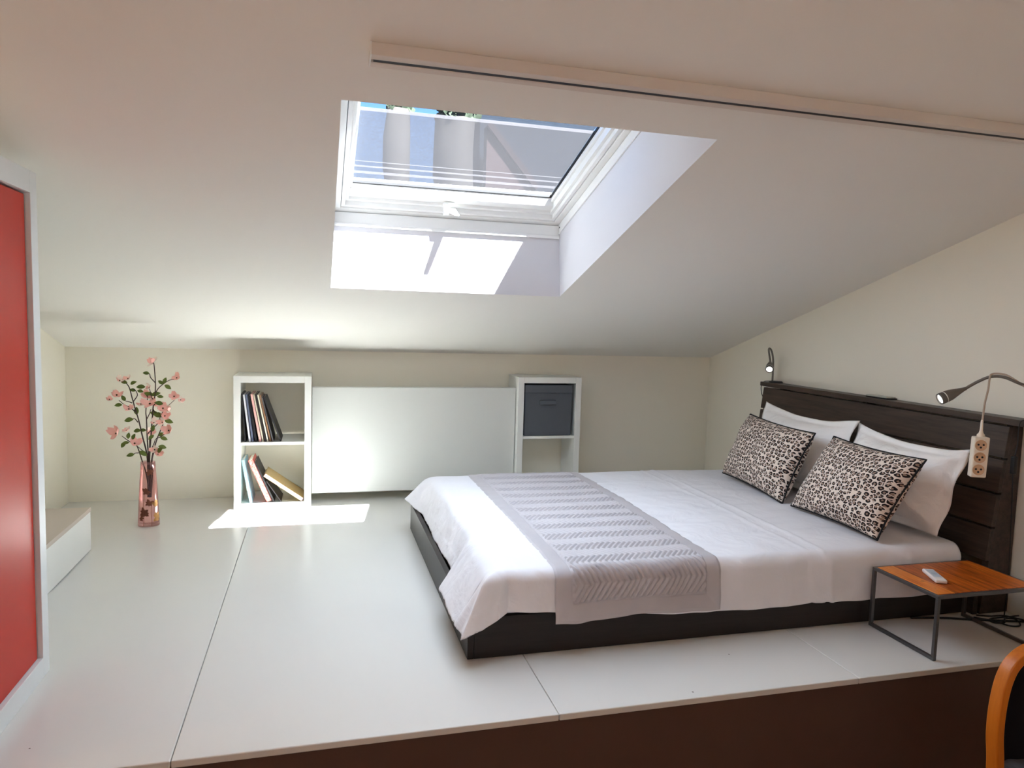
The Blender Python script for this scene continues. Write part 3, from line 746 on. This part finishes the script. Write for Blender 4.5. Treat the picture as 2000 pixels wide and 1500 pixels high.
def sheet_point(u, v):
    """u: cloth distance towards the foot past the edge (neg = inside, measured from X_E), v: same for the front edge"""
    x = X_E - u; y = Y_F - v
    vb = (y - Y_B)
    du = max(0.0, u); dv = max(0.0, v); db = max(0.0, vb)
    V3 = Vector
    n1 = mnoise.noise(V3((x * 2.1, y * 2.1, 3.3))); n2 = mnoise.noise(V3((x * 6, y * 7, 1.3))); n3 = mnoise.noise(V3((x * 3, y * 16, 8.3)))
    n4 = mnoise.noise(V3((x * 11 + y * 5, y * 4 - x * 3, 5.1)))
    top = ZT_ + .008 * math.exp(-((y + 1.6) / .6) ** 2) + .005 * n1 + .0032 * n2 + .0024 * n3 + .0022 * n4
    top -= 0.006 * max(0.0, (x - 2.4))
    top += .0040 * math.exp(-((y + 1.17 + .004 * math.sin(x * 5)) / .006) ** 2)
    top += .0042 * math.exp(-((x - 2.585 + .004 * math.sin(y * 7)) / .010) ** 2) + .003 * math.exp(-((x - 2.52) / .010) ** 2)
    ox = oy = dz = 0.0
    wr = mnoise.noise(V3((u * 7, y * 19 + u * 9, 2.2))) + .5 * mnoise.noise(V3((u * 12, y * 42 + u * 20, 4.2)))
    if du > 0 and dv <= 0 and db <= 0:
        s_ = du / UMAX; a_, b_ = shape(s_, R(64)); o_, d_ = foot_rim(y)
        ox = a_ * o_ + .0075 * wr * min(1, s_ * 2) * (1 if s_ < .75 else .5); dz = b_ * d_ + .003 * wr * min(1, s_)
    elif dv > 0 and du <= 0:
        s_ = dv / VMAX; a_, b_ = shape(s_, R(84)); o_, d_ = front_rim(x)
        wv = mnoise.noise(V3((x * 15 + v * 12, v * 6, 9.2)))
        oy = a_ * o_ + .0055 * wv * min(1, s_ * 1.5) + .004 * math.exp(-((x - 2.60) / .01) ** 2) * min(1, s_ * 3); dz = b_ * d_
    elif db > 0:
        s_ = db / .12; a_, b_ = shape(s_, R(80)); oy = -a_ * .03; dz = b_ * .12
        if du > 0:
            th = math.atan2(db, du); s2_ = math.hypot(du / UMAX, db / .12); a2, b2 = shape(min(1, s2_), R(64)); o_, d_ = foot_rim(Y_B)
            ox = a2 * o_ * math.cos(th); oy = -a2 * .03 * math.sin(th); dz = b2 * (d_ * math.cos(th) ** 2 + .12 * math.sin(th) ** 2)
    elif du > 0 and dv > 0:
        th = math.atan2(dv / VMAX, du / UMAX) / (math.pi / 2); s_ = math.hypot(du / UMAX, dv / VMAX)
        of, df = foot_rim(Y_F); og, dg = front_rim(X_E)
        a_, b_ = shape(s_, R(64 + 20 * th))
        def lerp(t, pts):
            for (p, q), (p2, q2) in zip(pts[:-1], pts[1:]):
                if t <= p2: w = (t - p) / (p2 - p); return q + (q2 - q) * (w * w * (3 - 2 * w))
            return pts[-1][1]
        OX = lerp(th, [(0, of), (.5, .158), (.72, .090), (.86, .040), (1, 0)])
        OY = lerp(th, [(0, 0), (.5, .086), (.72, .088), (.86, .080), (1, og)])
        DZ = lerp(th, [(0, df), (.5, .192), (.72, .166), (.86, .142), (1, dg)])
        fold = .010 * math.sin(th * 13 + .6) * math.sin(math.pi * th) * min(1, s_)
        ox = a_ * OX + fold * .7; oy = a_ * OY + fold; dz = b_ * DZ + .004 * wr * s_ * math.sin(math.pi * th)
    xx = X_E - ox if du > 0 else x
    yy = Y_F - oy if (dv > 0) else (Y_B - oy if db > 0 else y)
    return Vector((xx, yy, top - dz))
def arange(a, b, n): return [a + (b - a) * i / (n - 1) for i in range(n)]
us = arange(UMAX, .0, 40)[:-1] + arange(.0, X_E - X_H, 230)      # foot hem -> head
us = [u for u in us]
vs_ = arange(VMAX, 0, 40)[:-1] + arange(0, Y_F - Y_B, 220)[:-1] + arange(Y_F - Y_B, Y_F - Y_B - .12, 14)
bm = bmesh.new(); G = []
for v in vs_:
    row = []
    for u in us:
        vv = v
        if u > 0 and v > 0:       # cut the corner of the cloth a little
            k_ = max(1.0, math.hypot(u / UMAX, v / VMAX)); row.append(bm.verts.new(sheet_point(u / k_, v / k_)))
        else: row.append(bm.verts.new(sheet_point(u, vv)))
    G.append(row)
for i in range(len(vs_) - 1):
    for j in range(len(us) - 1):
        bm.faces.new((G[i][j], G[i][j + 1], G[i + 1][j + 1], G[i + 1][j]))
sh = obj('bed_sheet', bm, M['sheet'], None, True); tag(sh, 'white cotton sheet draped over the mattress with crumpled corner at the foot', 'sheet')
so = sh.modifiers.new('thickness', 'SOLIDIFY'); so.thickness = .002; so.offset = 1

# ------------------------------------------------------------------ quilted runner
t_bm = bmesh.new(); RX0, RX1 = 1.508, 2.135; NX, NV = 170, 420
LV0, LV1 = -.03, (Y_B - Y_F) + VMAX
uvl = t_bm.loops.layers.uv.new('UVMap'); G = []
for i in range(NV + 1):
    row = []; sfront = LV0 + (LV1 - LV0) * i / NV        # distance from the back edge forwards
    for j in range(NX + 1):
        fx = j / NX; x = RX0 + (RX1 - RX0) * fx
        bx = min(x - RX0, RX1 - x, sfront - LV0, LV1 - sfront)
        y = Y_B - sfront
        v = Y_F - y
        kv = (.170 + .008 * fx + .003 * math.sin(fx * 9)) / front_rim(x)[1] if v > 0 else 1.0
        p = sheet_point(X_E - x, v * kv)
        pa = sheet_point(X_E - x, v * kv - .003); pb = sheet_point(X_E - x - .003, v * kv)
        nrm = (pb - p).cross(pa - p).normalized()
        if nrm.z < -.2: nrm = -nrm
        if v > .03 and nrm.y > 0: nrm = -nrm
        border = .058
        if bx < border:
            h = .005 + .001 * math.sin(min(bx, border) / border * math.pi) + .0008 * math.sin(70 * (x if bx == sfront - LV0 or bx == LV1 - sfront else sfront) + 3)
            if bx < .006: h *= .45
        else:
            period = .128; ph = (sfront - LV0 - border) / period; tri = abs((ph % 1.0) - .5) * 2     # 0..1
            q = (x + tri * .052) / .0215
            puff = abs(math.sin(math.pi * q)) ** .7
            band = abs(math.sin(math.pi * ph * 2)) ** .35
            h = .0040 + (.0080 if v < 0 else .0105) * puff * (.45 + .55 * band)
            if bx < border + .004: h = .0035
        if v > 0: h += .005 * min(1, v / .05) + .004 * max(0, v - .12) / .1 * math.sin(x * 17)
        row.append(t_bm.verts.new(p + nrm * h))
    G.append(row)
for i in range(NV):
    for j in range(NX): t_bm.faces.new((G[i][j], G[i][j + 1], G[i + 1][j + 1], G[i + 1][j]))
rn = obj('bed_runner', t_bm, M['runner'], None, True); tag(rn, 'grey satin bed runner quilted in chevrons across the foot of the bed', 'bed runner')

# ------------------------------------------------------------------ pillows
def pillow_mesh(corners, T, concave, flange, seed, n=44, sag=(0, 0), fold=None, lumps=.012):
    """corners: BL, BR, TR, TL world points. returns bmesh (closed) with uv in metres and the rim points"""
    BL, BR, TR, TL = [Vector(c) for c in corners]
    nrm = (BR - BL).cross(TL - BL).normalized()
    if nrm.x > 0: nrm = -nrm
    Wm = ((BR - BL).length + (TR - TL).length) / 2; Hm = ((TL - BL).length + (TR - BR).length) / 2
    bm = bmesh.new(); uvl = bm.loops.layers.uv.new('UVMap')
    def P_(s, t, side):
        cs = s * (1 - concave * (1 - t * t)); ct = t * (1 - concave * (1 - s * s))
        a, b = (cs + 1) / 2, (ct + 1) / 2
        p = BL * (1 - a) * (1 - b) + BR * a * (1 - b) + TR * a * b + TL * (1 - a) * b
        ss, tt = abs(s), abs(t); fs, ft = 1 - flange / Wm * 2, 1 - flange / Hm * 2
        if flange and (ss > fs or tt > ft): h = .003
        else:
            e1 = max(0, 1 - (ss / fs) ** 2.6); e2 = max(0, 1 - (tt / ft) ** 2.6); h = T * .5 * (e1 * e2) ** .55 + .003
        q = Vector((s * 2.1 + seed, t * 1.9, side * .3)); w = mnoise.noise(q) * lumps + mnoise.noise(q * 3.1) * lumps * .35
        edge = min(1, (1 - max(ss, tt)) * 5)
        p = p + nrm * (side * h + w * edge * (1 if side > 0 else .3))
        if flange: p = p + nrm * (.010 * math.sin(s * 7 + seed) * (tt ** 6) + .010 * math.sin(t * 6 + seed * 2) * (ss ** 6))
        p.z -= sag[0] * (1 - s * s) * max(0, t) ** 2
        if fold: p = fold(p, s, t)
        return p
    Vt = {}
    for side in (1, -1):
        for i in range(n + 1):
            for j in range(n + 1):
                s, t_ = -1 + 2 * i / n, -1 + 2 * j / n
                rim = i in (0, n) or j in (0, n)
                if rim and side == -1: Vt[(side, i, j)] = Vt[(1, i, j)]
                else: Vt[(side, i, j)] = bm.verts.new(P_(s, t_, 0 if rim else side))
    for side in (1, -1):
        for i in range(n):
            for j in range(n):
                ids = [(i, j), (i + 1, j), (i + 1, j + 1), (i, j + 1)]
                if side < 0: ids = ids[::-1]
                f = bm.faces.new([Vt[(side, a, b)] for a, b in ids]); f.smooth = True
                for lp, (a, b) in zip(f.loops, ids): lp[uvl].uv = (a / n * Wm + seed, b / n * Hm + seed * .37 + (0 if side > 0 else 5))
    rim = [Vt[(1, i, 0)].co.copy() for i in range(n)] + [Vt[(1, n, j)].co.copy() for j in range(n)] + [Vt[(1, i, n)].co.copy() for i in range(n, 0, -1)] + [Vt[(1, 0, j)].co.copy() for j in range(n, 0, -1)]
    return bm, rim
def cushion(name, label, corners, seed):
    t = thing(name, label, 'cushion', tuple((Vector(corners[0]) + Vector(corners[1])) / 2), 'leopard print cushions')
    bm, rim = pillow_mesh(corners, .185, .065, 0, seed)
    put(obj('cushion_cover', bm, M['leopard']), t)
    b2 = bmesh.new(); tube(b2, rim + [rim[0]], .0042, 6, False); put(obj('piping', b2, M['piping'], None, True), t)
    return t
cushion('cushion', 'leopard print cushion with black piping, the further one from the camera', [(2.905, -1.105, .312), (2.86, -1.700, .292), (3.005, -1.715, .628), (3.05, -1.115, .640)], 1.3)
cushion('cushion', 'leopard print cushion with black piping, the nearer one beside the orange table', [(2.86, -1.765, .300), (2.865, -2.295, .298), (2.985, -2.380, .632), (2.97, -1.885, .642)], 4.7)
def white_pillow(label, corners, seed, sag, fold=None):
    t = thing('pillow', label, 'pillow', tuple((Vector(corners[0]) + Vector(corners[1])) / 2), 'white pillows against the headboard')
    bm, rim = pillow_mesh(corners, .17, .03, .035, seed, 50, (sag, 0), fold, .016)
    put(obj('pillowcase', bm, M['pillow']), t); return t
white_pillow('white pillow in flanged case behind the further leopard cushion', [(3.12, -1.02, .30), (3.09, -1.74, .30), (3.185, -1.79, .700), (3.215, -1.02, .700)], 2.1, .035)
white_pillow('white pillow in flanged case behind the nearer leopard cushion', [(3.10, -1.76, .30), (3.145, -2.315, .30), (3.17, -2.405, .672), (3.20, -1.76, .690)], 6.4, .03)

# ================================================================== LAMPS
def lamp(label, base_c, neck, head_dir, head_tip, power):
    t = thing('reading_lamp', label, 'lamp', base_c, 'reading lamps at the headboard')
    bm = bmesh.new(); m = Matrix.Translation(Vector(base_c)); lathe(bm, [(.0, 0.0005), (.040, .0005), (.040, .006), (.034, .010), (.0, .010)], 28, 1, 1, m); put(bev(obj('base', bm, M['black']), .001), t)
    d = Vector(head_dir).normalized(); tip = Vector(head_tip)
    back = tip - d * .105
    cp = catmull([Vector(p) for p in neck] + [back], 10)
    bm = bmesh.new(); tube(bm, cp, .0056, 10); put(obj('neck', bm, M['dgrey'], None, True), t)
    fr = Matrix.Translation(tip) @ frame_from(d)
    bm = bmesh.new(); lathe(bm, [(.0056, -.110), (.008, -.095), (.014, -.070), (.0205, -.045), (.022, -.028), (.0220, -.0215), (.0214, -.0212), (.0214, -.0195), (.0220, -.019), (.0225, -.004), (.0215, 0), (.018, 0), (.017, -.005)], 28, 1, 1, fr)
    hd_ = put(obj('lamp_head', bm, M['dgrey'], None, True), t)
    bm = bmesh.new(); lathe(bm, [(.0, -.003), (.009, -.0025), (.0168, -.005)], 24, 1, 1, fr); ln = put(obj('lens', bm, M['lens'], None, True), t); ln['label'] = 'glowing white lens'
    bm = bmesh.new(); lathe(bm, [(.0222, -.0222), (.0224, -.0215), (.0224, -.0195), (.0222, -.0188)], 28, 1, 1, fr); put(obj('trim_ring', bm, M['alu'], None, True), t)
    ld = bpy.data.lights.new('reading_lamp_light', 'SPOT'); ld.energy = power; ld.spot_size = R(80); ld.spot_blend = .6; ld.shadow_soft_size = .015; ld.color = (0.95, .97, 1)
    lo = bpy.data.objects.new('reading_lamp_light', ld); COL.objects.link(lo); lo.location = tip + d * .004; lo.rotation_euler = d.to_track_quat('-Z', 'Y').to_euler()
    put(lo, t); return t
lamp('small grey gooseneck reading lamp standing on far left end of headboard ledge', (3.398, -0.835, .7915), [(3.398, -.800, .800), (3.398, -.800, .850), (3.398, -.795, .93), (3.385, -.79, .985), (3.36, -.80, .99)], (-.55, -.75, -.45), (3.325, -.868, .872), .12)
lamp('grey gooseneck reading lamp reaching over near right end of the headboard', (3.395, -2.55, .7915), [(3.395, -2.55, .800), (3.395, -2.56, .86), (3.33, -2.585, .905), (3.22, -2.552, .937), (3.185, -2.503, .961), (3.165, -2.464, .960), (3.148, -2.428, .939)], (-.100, .027, -.048), (3.030, -2.374, .865), .12)

# power strip hanging from its cable looped over the lamp's neck
t = thing('power_strip', 'cream three socket power strip hanging by its cable beside the pillow', 'power strip', (3.12, -2.48, .66))
ax = frame_from(Vector((-.45, -.85, 0)).normalized(), Vector((0.85, -.45, 0)))   # z = facing direction, x = width
def sp(x, z, d): # x width, z up, d towards viewer
    c = Vector((3.125, -2.4775, .660)); rt_ = Vector((.883, -.469, 0)); fw_ = Vector((-.469, -.883, 0)); return c + rt_ * x + Vector((0.03 * z, 0, z)) + fw_ * d
bm = bmesh.new(); hexa(bm, [sp(-.026, -.076, .018), sp(.026, -.076, .018), sp(.026, -.076, -.018), sp(-.026, -.076, -.018), sp(-.026, .076, .018), sp(.026, .076, .018), sp(.026, .076, -.018), sp(-.026, .076, -.018)])
put(bev(obj('strip_body', bm, M['cream']), .005, 3), t)
for zc_ in (.046, .0, -.046):
    m = Matrix.Translation(sp(-.003, zc_, .0182)) @ frame_from(Vector((-.469, -.883, 0)))
    bm = bmesh.new(); lathe(bm, [(.0205, .0), (.0195, .0012), (.018, .0006), (.0175, .0002), (.0, .0002)], 24, 1, 1, m)
    so_ = put(obj('socket', bm, M['socket'], None, True), t)
    bm = bmesh.new()
    for hx, hz in ((-.0085, .002), (.0085, .002), (.0, -.008)):
        m = Matrix.Translation(sp(-.003 + hx, zc_ + hz, .0186)) @ frame_from(Vector((-.469, -.883, 0))); lathe(bm, [(.0, .0006), (.0038, .0006), (.0038, -.0002)], 10, 1, 1, m)
    ho = obj('pin_hole', bm, M['black']); ho.parent = so_; ho.matrix_parent_inverse = Matrix.Identity(4)
bm = bmesh.new(); lathe(bm, [(.014, .074), (.013, .084), (.008, .090), (.0055, .100), (.0042, .135), (.003, .140)], 16, 1, 1, Matrix.Translation((3.127, -2.4775, .66))); put(obj('cable_boot', bm, M['cream'], None, True), t)
bm = bmesh.new(); tube(bm, catmull([(3.128, -2.4775, .795), (3.135, -2.475, .86), (3.142, -2.478, .915), (3.151, -2.472, .952), (3.168, -2.466, .9705), (3.186, -2.502, .9715), (3.203, -2.534, .952), (3.225, -2.562, .928), (3.25, -2.585, .935), (3.29, -2.60, .93), (3.38, -2.58, .87), (3.415, -2.60, .80), (3.425, -2.70, .5), (3.425, -2.71, .1), (3.415, -2.71, .01)], 8), .0036, 8); put(obj('cable', bm, M['creamcord'], None, True), t)

# flat pale case on the ledge
t = thing('flat_case', 'small flat pale case with dark underside lying on middle of headboard ledge', 'case', (3.41, -1.66, .7915))
bm = bmesh.new(); box(bm, 3.375, 3.432, -1.745, -1.600, .7915, .797); put(bev(obj('lower_half', bm, M['black']), .002), t)
bm = bmesh.new(); box(bm, 3.376, 3.431, -1.735, -1.598, .7972, .803); put(bev(obj('upper_half', bm, plain('pale_grey_green', (176, 180, 168), .4, .4)), .002), t)

# cables
def cord(name, label, pts, r, mat=None, cat='cable', extra=None):
    bm = bmesh.new(); tube(bm, catmull(pts, 8), r, 6); o = obj(name, bm, mat or M['black'], None, True); tag(o, label, cat); return o
cord('lamp_cable', 'thin black cable dropping from the far lamp behind the left end of the headboard', [(3.40, -.775, .797), (3.385, -.735, .790), (3.372, -.728, .76), (3.372, -.735, .72), (3.385, -.74, .66), (3.40, -.74, .4), (3.41, -.72, .05), (3.41, -.70, .006)], .0022)
t = thing('inline_switch_cable', 'thin black cable with inline switch hanging at near right end of headboard', 'cable', (3.33, -2.47, .6))
bm = bmesh.new(); tube(bm, catmull([(3.375, -2.575, .802), (3.34, -2.50, .797), (3.335, -2.46, .790), (3.333, -2.455, .75), (3.330, -2.458, .70), (3.322, -2.458, .655)], 8), .0022, 6); put(obj('cable', bm, M['black'], None, True), t)
bm = bmesh.new(); box(bm, 3.309, 3.327, -2.470, -2.450, .585, .655); put(bev(obj('switch', bm, M['black']), .005, 3), t)
bm = bmesh.new(); tube(bm, catmull([(3.318, -2.460, .586), (3.322, -2.465, .45), (3.33, -2.47, .2), (3.34, -2.46, .03), (3.36, -2.44, .0045)], 8), .0022, 6); put(obj('cable_tail', bm, M['black'], None, True), t)
cord('floor_cable', 'black cable lying along the floor beside the bed base under the table', [(2.98, -2.372, .005), (3.05, -2.385, .005), (3.13, -2.405, .005), (3.20, -2.43, .005), (3.28, -2.455, .005), (3.36, -2.48, .0055), (3.42, -2.50, .006)], .0042)
cord('floor_cable', 'thin black cable curling in a loop on the floor right of the side table', [(3.24, -2.415, .004), (3.29, -2.46, .004), (3.31, -2.51, .004), (3.355, -2.515, .004), (3.375, -2.48, .011), (3.34, -2.465, .011), (3.30, -2.495, .011), (3.275, -2.47, .004), (3.30, -2.44, .004), (3.42, -2.455, .012)], .003)
cord('floor_cable', 'thin black cable running to the right wall behind the side table', [(3.27, -2.40, .0045), (3.315, -2.42, .0045), (3.345, -2.455, .018), (3.38, -2.50, .018), (3.425, -2.52, .008)], .0032)

# dark bag by the right wall
t = thing('bag', 'black soft bag slumped on the floor at the right edge behind the side table', 'bag', (3.39, -2.60, 0))
bm = bmesh.new(); lathe(bm, [(.0, .001), (.030, .001), (.040, .02), (.043, .07), (.038, .12), (.026, .155), (.010, .165), (.0, .166)], 24, 1, 1.5, Matrix.Translation((3.392, -2.585, 0)))
for v in bm.verts: v.co += Vector((1, 1, 0)) * .004 * mnoise.noise(v.co * 14)
put(obj('bag_body', bm, M['blackfab'], None, True), t)
bm = bmesh.new(); tube(bm, catmull([(3.39, -2.61, .162), (3.385, -2.605, .19), (3.385, -2.57, .19), (3.39, -2.56, .162)], 8), .004, 6); put(obj('bag_strap', bm, M['blackfab'], None, True), t)

# ================================================================== SIDE TABLE
t = thing('side_table', 'low side table with orange brown plank top on thin steel frame', 'table', (3.0, -2.53, 0))
tx0, tx1, ty0, ty1, tz, s_ = 2.768, 3.220, -2.688, -2.386, .229, .012
for x in (tx0, tx1 - s_):
    for y in (ty0, ty1 - s_): put(bxo('leg', x, x + s_, y, y + s_, .0135, tz - s_ - .0003, M['steel'], None, .001), t)
    put(bxo('floor_rail', x, x + s_, ty0, ty1, .001, .013, M['steel'], None, .001), t)
bm = bmesh.new()
for a in ((tx0, tx1, ty0, ty0 + s_), (tx0, tx1, ty1 - s_, ty1), (tx0, tx0 + s_, ty0 + s_, ty1 - s_), (tx1 - s_, tx1, ty0 + s_, ty1 - s_)): box(bm, *a, tz - s_, tz)
put(bev(obj('top_frame', bm, M['steel']), .001), t)
bm = bmesh.new(); box(bm, tx0 + s_ + .0005, tx1 - s_ - .0005, ty0 + s_ + .0005, ty1 - s_ - .0005, tz - .011, tz + .0015); put(bev(obj('tabletop', bm, M['planks']), .001), t)
# remote
t = thing('remote_control', 'small white remote control lying on the orange brown tabletop', 'remote', (2.905, -2.54, tz + .002))
mr = Matrix.Translation((2.900, -2.540, tz + .0022)) @ Matrix.Rotation(R(-24), 4, 'Z')
bm = bmesh.new(); box(bm, -.020, .020, -.062, .062, 0, .014, 0, mr)
for v in bm.verts: pass
ro = put(bev(obj('body', bm, M['remote']), .005, 3), t)
bm = bmesh.new(); box(bm, -.0145, .0145, -.030, .050, .0141, .0146, 0, mr); kp = put(obj('keypad', bm, M['remotekey']), t)
bm = bmesh.new(); lathe(bm, [(.0, .0150), (.010, .0150), (.0105, .0144)], 20, 1, 1, mr @ Matrix.Translation((0, .006, 0))); put(obj('round_button', bm, plain('grey_blue_button', (168, 178, 190), .5, .3)), t)

# ================================================================== CHAIR (only the bent arm of its back is in the picture)
t = thing('chair', 'chair with orange bentwood frame and black back at the lower right corner', 'chair', (2.75, -3.25, ZF))
def sweep_band(pts, w, th, name, mat):
    """flat band: pts in the plane y = const, w = width in the plane, th = depth along y"""
    P_ = catmull(pts, 10); bm = bmesh.new(); rings = []
    for i, p in enumerate(P_):
        tg = (P_[min(i + 1, len(P_) - 1)] - P_[max(i - 1, 0)]).normalized(); nn = Vector((tg.z, 0, -tg.x)).normalized()
        rings.append([bm.verts.new(p + nn * a * w / 2 + Vector((0, b * th / 2, 0))) for a, b in ((-1, -1), (1, -1), (1, 1), (-1, 1))])
    for i in range(len(rings) - 1):
        for k_ in range(4): bm.faces.new((rings[i][k_], rings[i][(k_ + 1) % 4], rings[i + 1][(k_ + 1) % 4], rings[i + 1][k_]))
    bm.faces.new(rings[0]); bm.faces.new(rings[-1]); return put(bev(obj(name, bm, mat), .004, 3), t)
YC_ = -3.25
left = [(2.392, YC_, ZF), (2.392, YC_, -.15), (2.388, YC_, .03), (2.378, YC_, .12), (2.380, YC_, .20), (2.394, YC_, .265), (2.420, YC_, .305), (2.470, YC_, .330), (2.56, YC_, .340), (2.75, YC_, .343)]
right = [(5.5 - x, y, z) for x, y, z in left][::-1]
sweep_band(left + right[1:], .024, .034, 'bent_frame', M['orange'])
bm, rim = pillow_mesh([(2.405, YC_ + .012, -.02), (3.095, YC_ + .012, -.02), (3.075, YC_ + .012, .325), (2.425, YC_ + .012, .325)], .06, .01, 0, 2.2, 16, lumps=.0)
put(obj('backrest', bm, M['blackfab']), t)
bm = bmesh.new(); box(bm, 2.42, 3.08, -3.75, -3.22, -.02, .045); put(bev(obj('seat_cushion', bm, M['greyfab']), .02, 4), t)
bm = bmesh.new(); box(bm, 2.42, 3.08, -3.75, -3.225, -.05, -.021); put(obj('seat_board', bm, M['orange']), t)
for x in (2.425, 3.04): put(bxo('leg', x, x + .034, -3.74, -3.70, ZF, -.0505, M['orange'], None, .003), t)

# ================================================================== OUTSIDE, beyond the roof window
def ys(px_x, z_, y0=6.0, y1=16.0):
    k_ = (y1 + 4.59) / (y0 + 4.59); return .734 + (px_x - .734) * k_, 1.115 + (z_ - 1.115) * k_
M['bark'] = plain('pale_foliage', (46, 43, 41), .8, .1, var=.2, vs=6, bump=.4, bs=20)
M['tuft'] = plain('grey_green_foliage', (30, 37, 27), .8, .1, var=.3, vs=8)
for lab, xa, xb, zt in (('tall narrow pale tree outside the roof window, left of the pair', 1.62, 2.0, 4.05), ('tall narrow pale tree outside the roof window, next to the house', 2.33, 2.95, 3.98)):
    (wx, wz), (wx_, _) = ys(xa, zt), ys(xb, zt); cx, rad = (wx + wx_) / 2, (wx_ - wx) / 2
    t = thing('tree', lab, 'tree', (cx, 16, -4.0), 'trees beyond the roof window')
    bm = bmesh.new(); prof_ = [(rad * .55, -4)] + [(rad * (.95 + .08 * math.sin(i * 2.1)), -4 + (wz + 4) * i / 14) for i in range(1, 14)] + [(rad * .8, wz)]
    lathe(bm, prof_, 20, 1, 1, Matrix.Translation((cx, 16, 0)), True)
    for v in bm.verts: v.co += Vector((mnoise.noise(v.co * 1.7), mnoise.noise(v.co * 1.9 + Vector((5, 0, 0))), 0)) * .16
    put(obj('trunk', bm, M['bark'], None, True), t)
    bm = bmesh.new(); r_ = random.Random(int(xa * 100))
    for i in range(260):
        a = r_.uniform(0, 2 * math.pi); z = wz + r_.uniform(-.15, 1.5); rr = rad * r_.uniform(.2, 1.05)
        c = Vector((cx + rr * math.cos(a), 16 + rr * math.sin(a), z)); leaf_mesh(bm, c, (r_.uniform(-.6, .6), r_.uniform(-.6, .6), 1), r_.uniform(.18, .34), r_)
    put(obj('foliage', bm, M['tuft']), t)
hx, hz = ys(3.127, 3.961); ex, ez = ys(3.753, 3.237); bx_, bz_ = ys(3.916, 3.159)
t = thing('neighbour_house', 'neighbouring house with grey roof and pale pink gable seen through the roof window', 'house', (9, 17, -4))
bm = bmesh.new(); hexa(bm, [(hx - .04, 16.5, -4), (14, 16.5, -4), (14, 22, -4), (hx - .04, 22, -4), (hx - .04, 17.0, 10), (14, 17.0, 10), (14, 22, 10), (hx - .04, 22, 10)])
put(obj('slate_roof', bm, plain('blue_grey_slate', (20, 24, 30), .9, .02, var=.2, vs=3, bump=.3, bs=10)), t)
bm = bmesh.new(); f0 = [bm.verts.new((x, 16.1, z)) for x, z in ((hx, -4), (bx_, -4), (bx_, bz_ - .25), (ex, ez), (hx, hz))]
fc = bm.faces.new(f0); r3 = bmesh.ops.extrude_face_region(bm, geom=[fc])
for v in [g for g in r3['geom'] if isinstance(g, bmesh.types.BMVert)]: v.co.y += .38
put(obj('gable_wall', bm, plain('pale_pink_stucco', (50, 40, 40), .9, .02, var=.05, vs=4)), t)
bm = bmesh.new(); dn = Vector((ex - hx, 0, ez - hz)).normalized(); up_ = Vector((-dn.z, 0, dn.x)) * .16
a_, b_ = Vector((hx - .02, 15.95, hz)), Vector((ex + .25, 15.95, ez - .25 * (hz - ez) / (ex - hx)))
if up_.z < 0: up_ = -up_
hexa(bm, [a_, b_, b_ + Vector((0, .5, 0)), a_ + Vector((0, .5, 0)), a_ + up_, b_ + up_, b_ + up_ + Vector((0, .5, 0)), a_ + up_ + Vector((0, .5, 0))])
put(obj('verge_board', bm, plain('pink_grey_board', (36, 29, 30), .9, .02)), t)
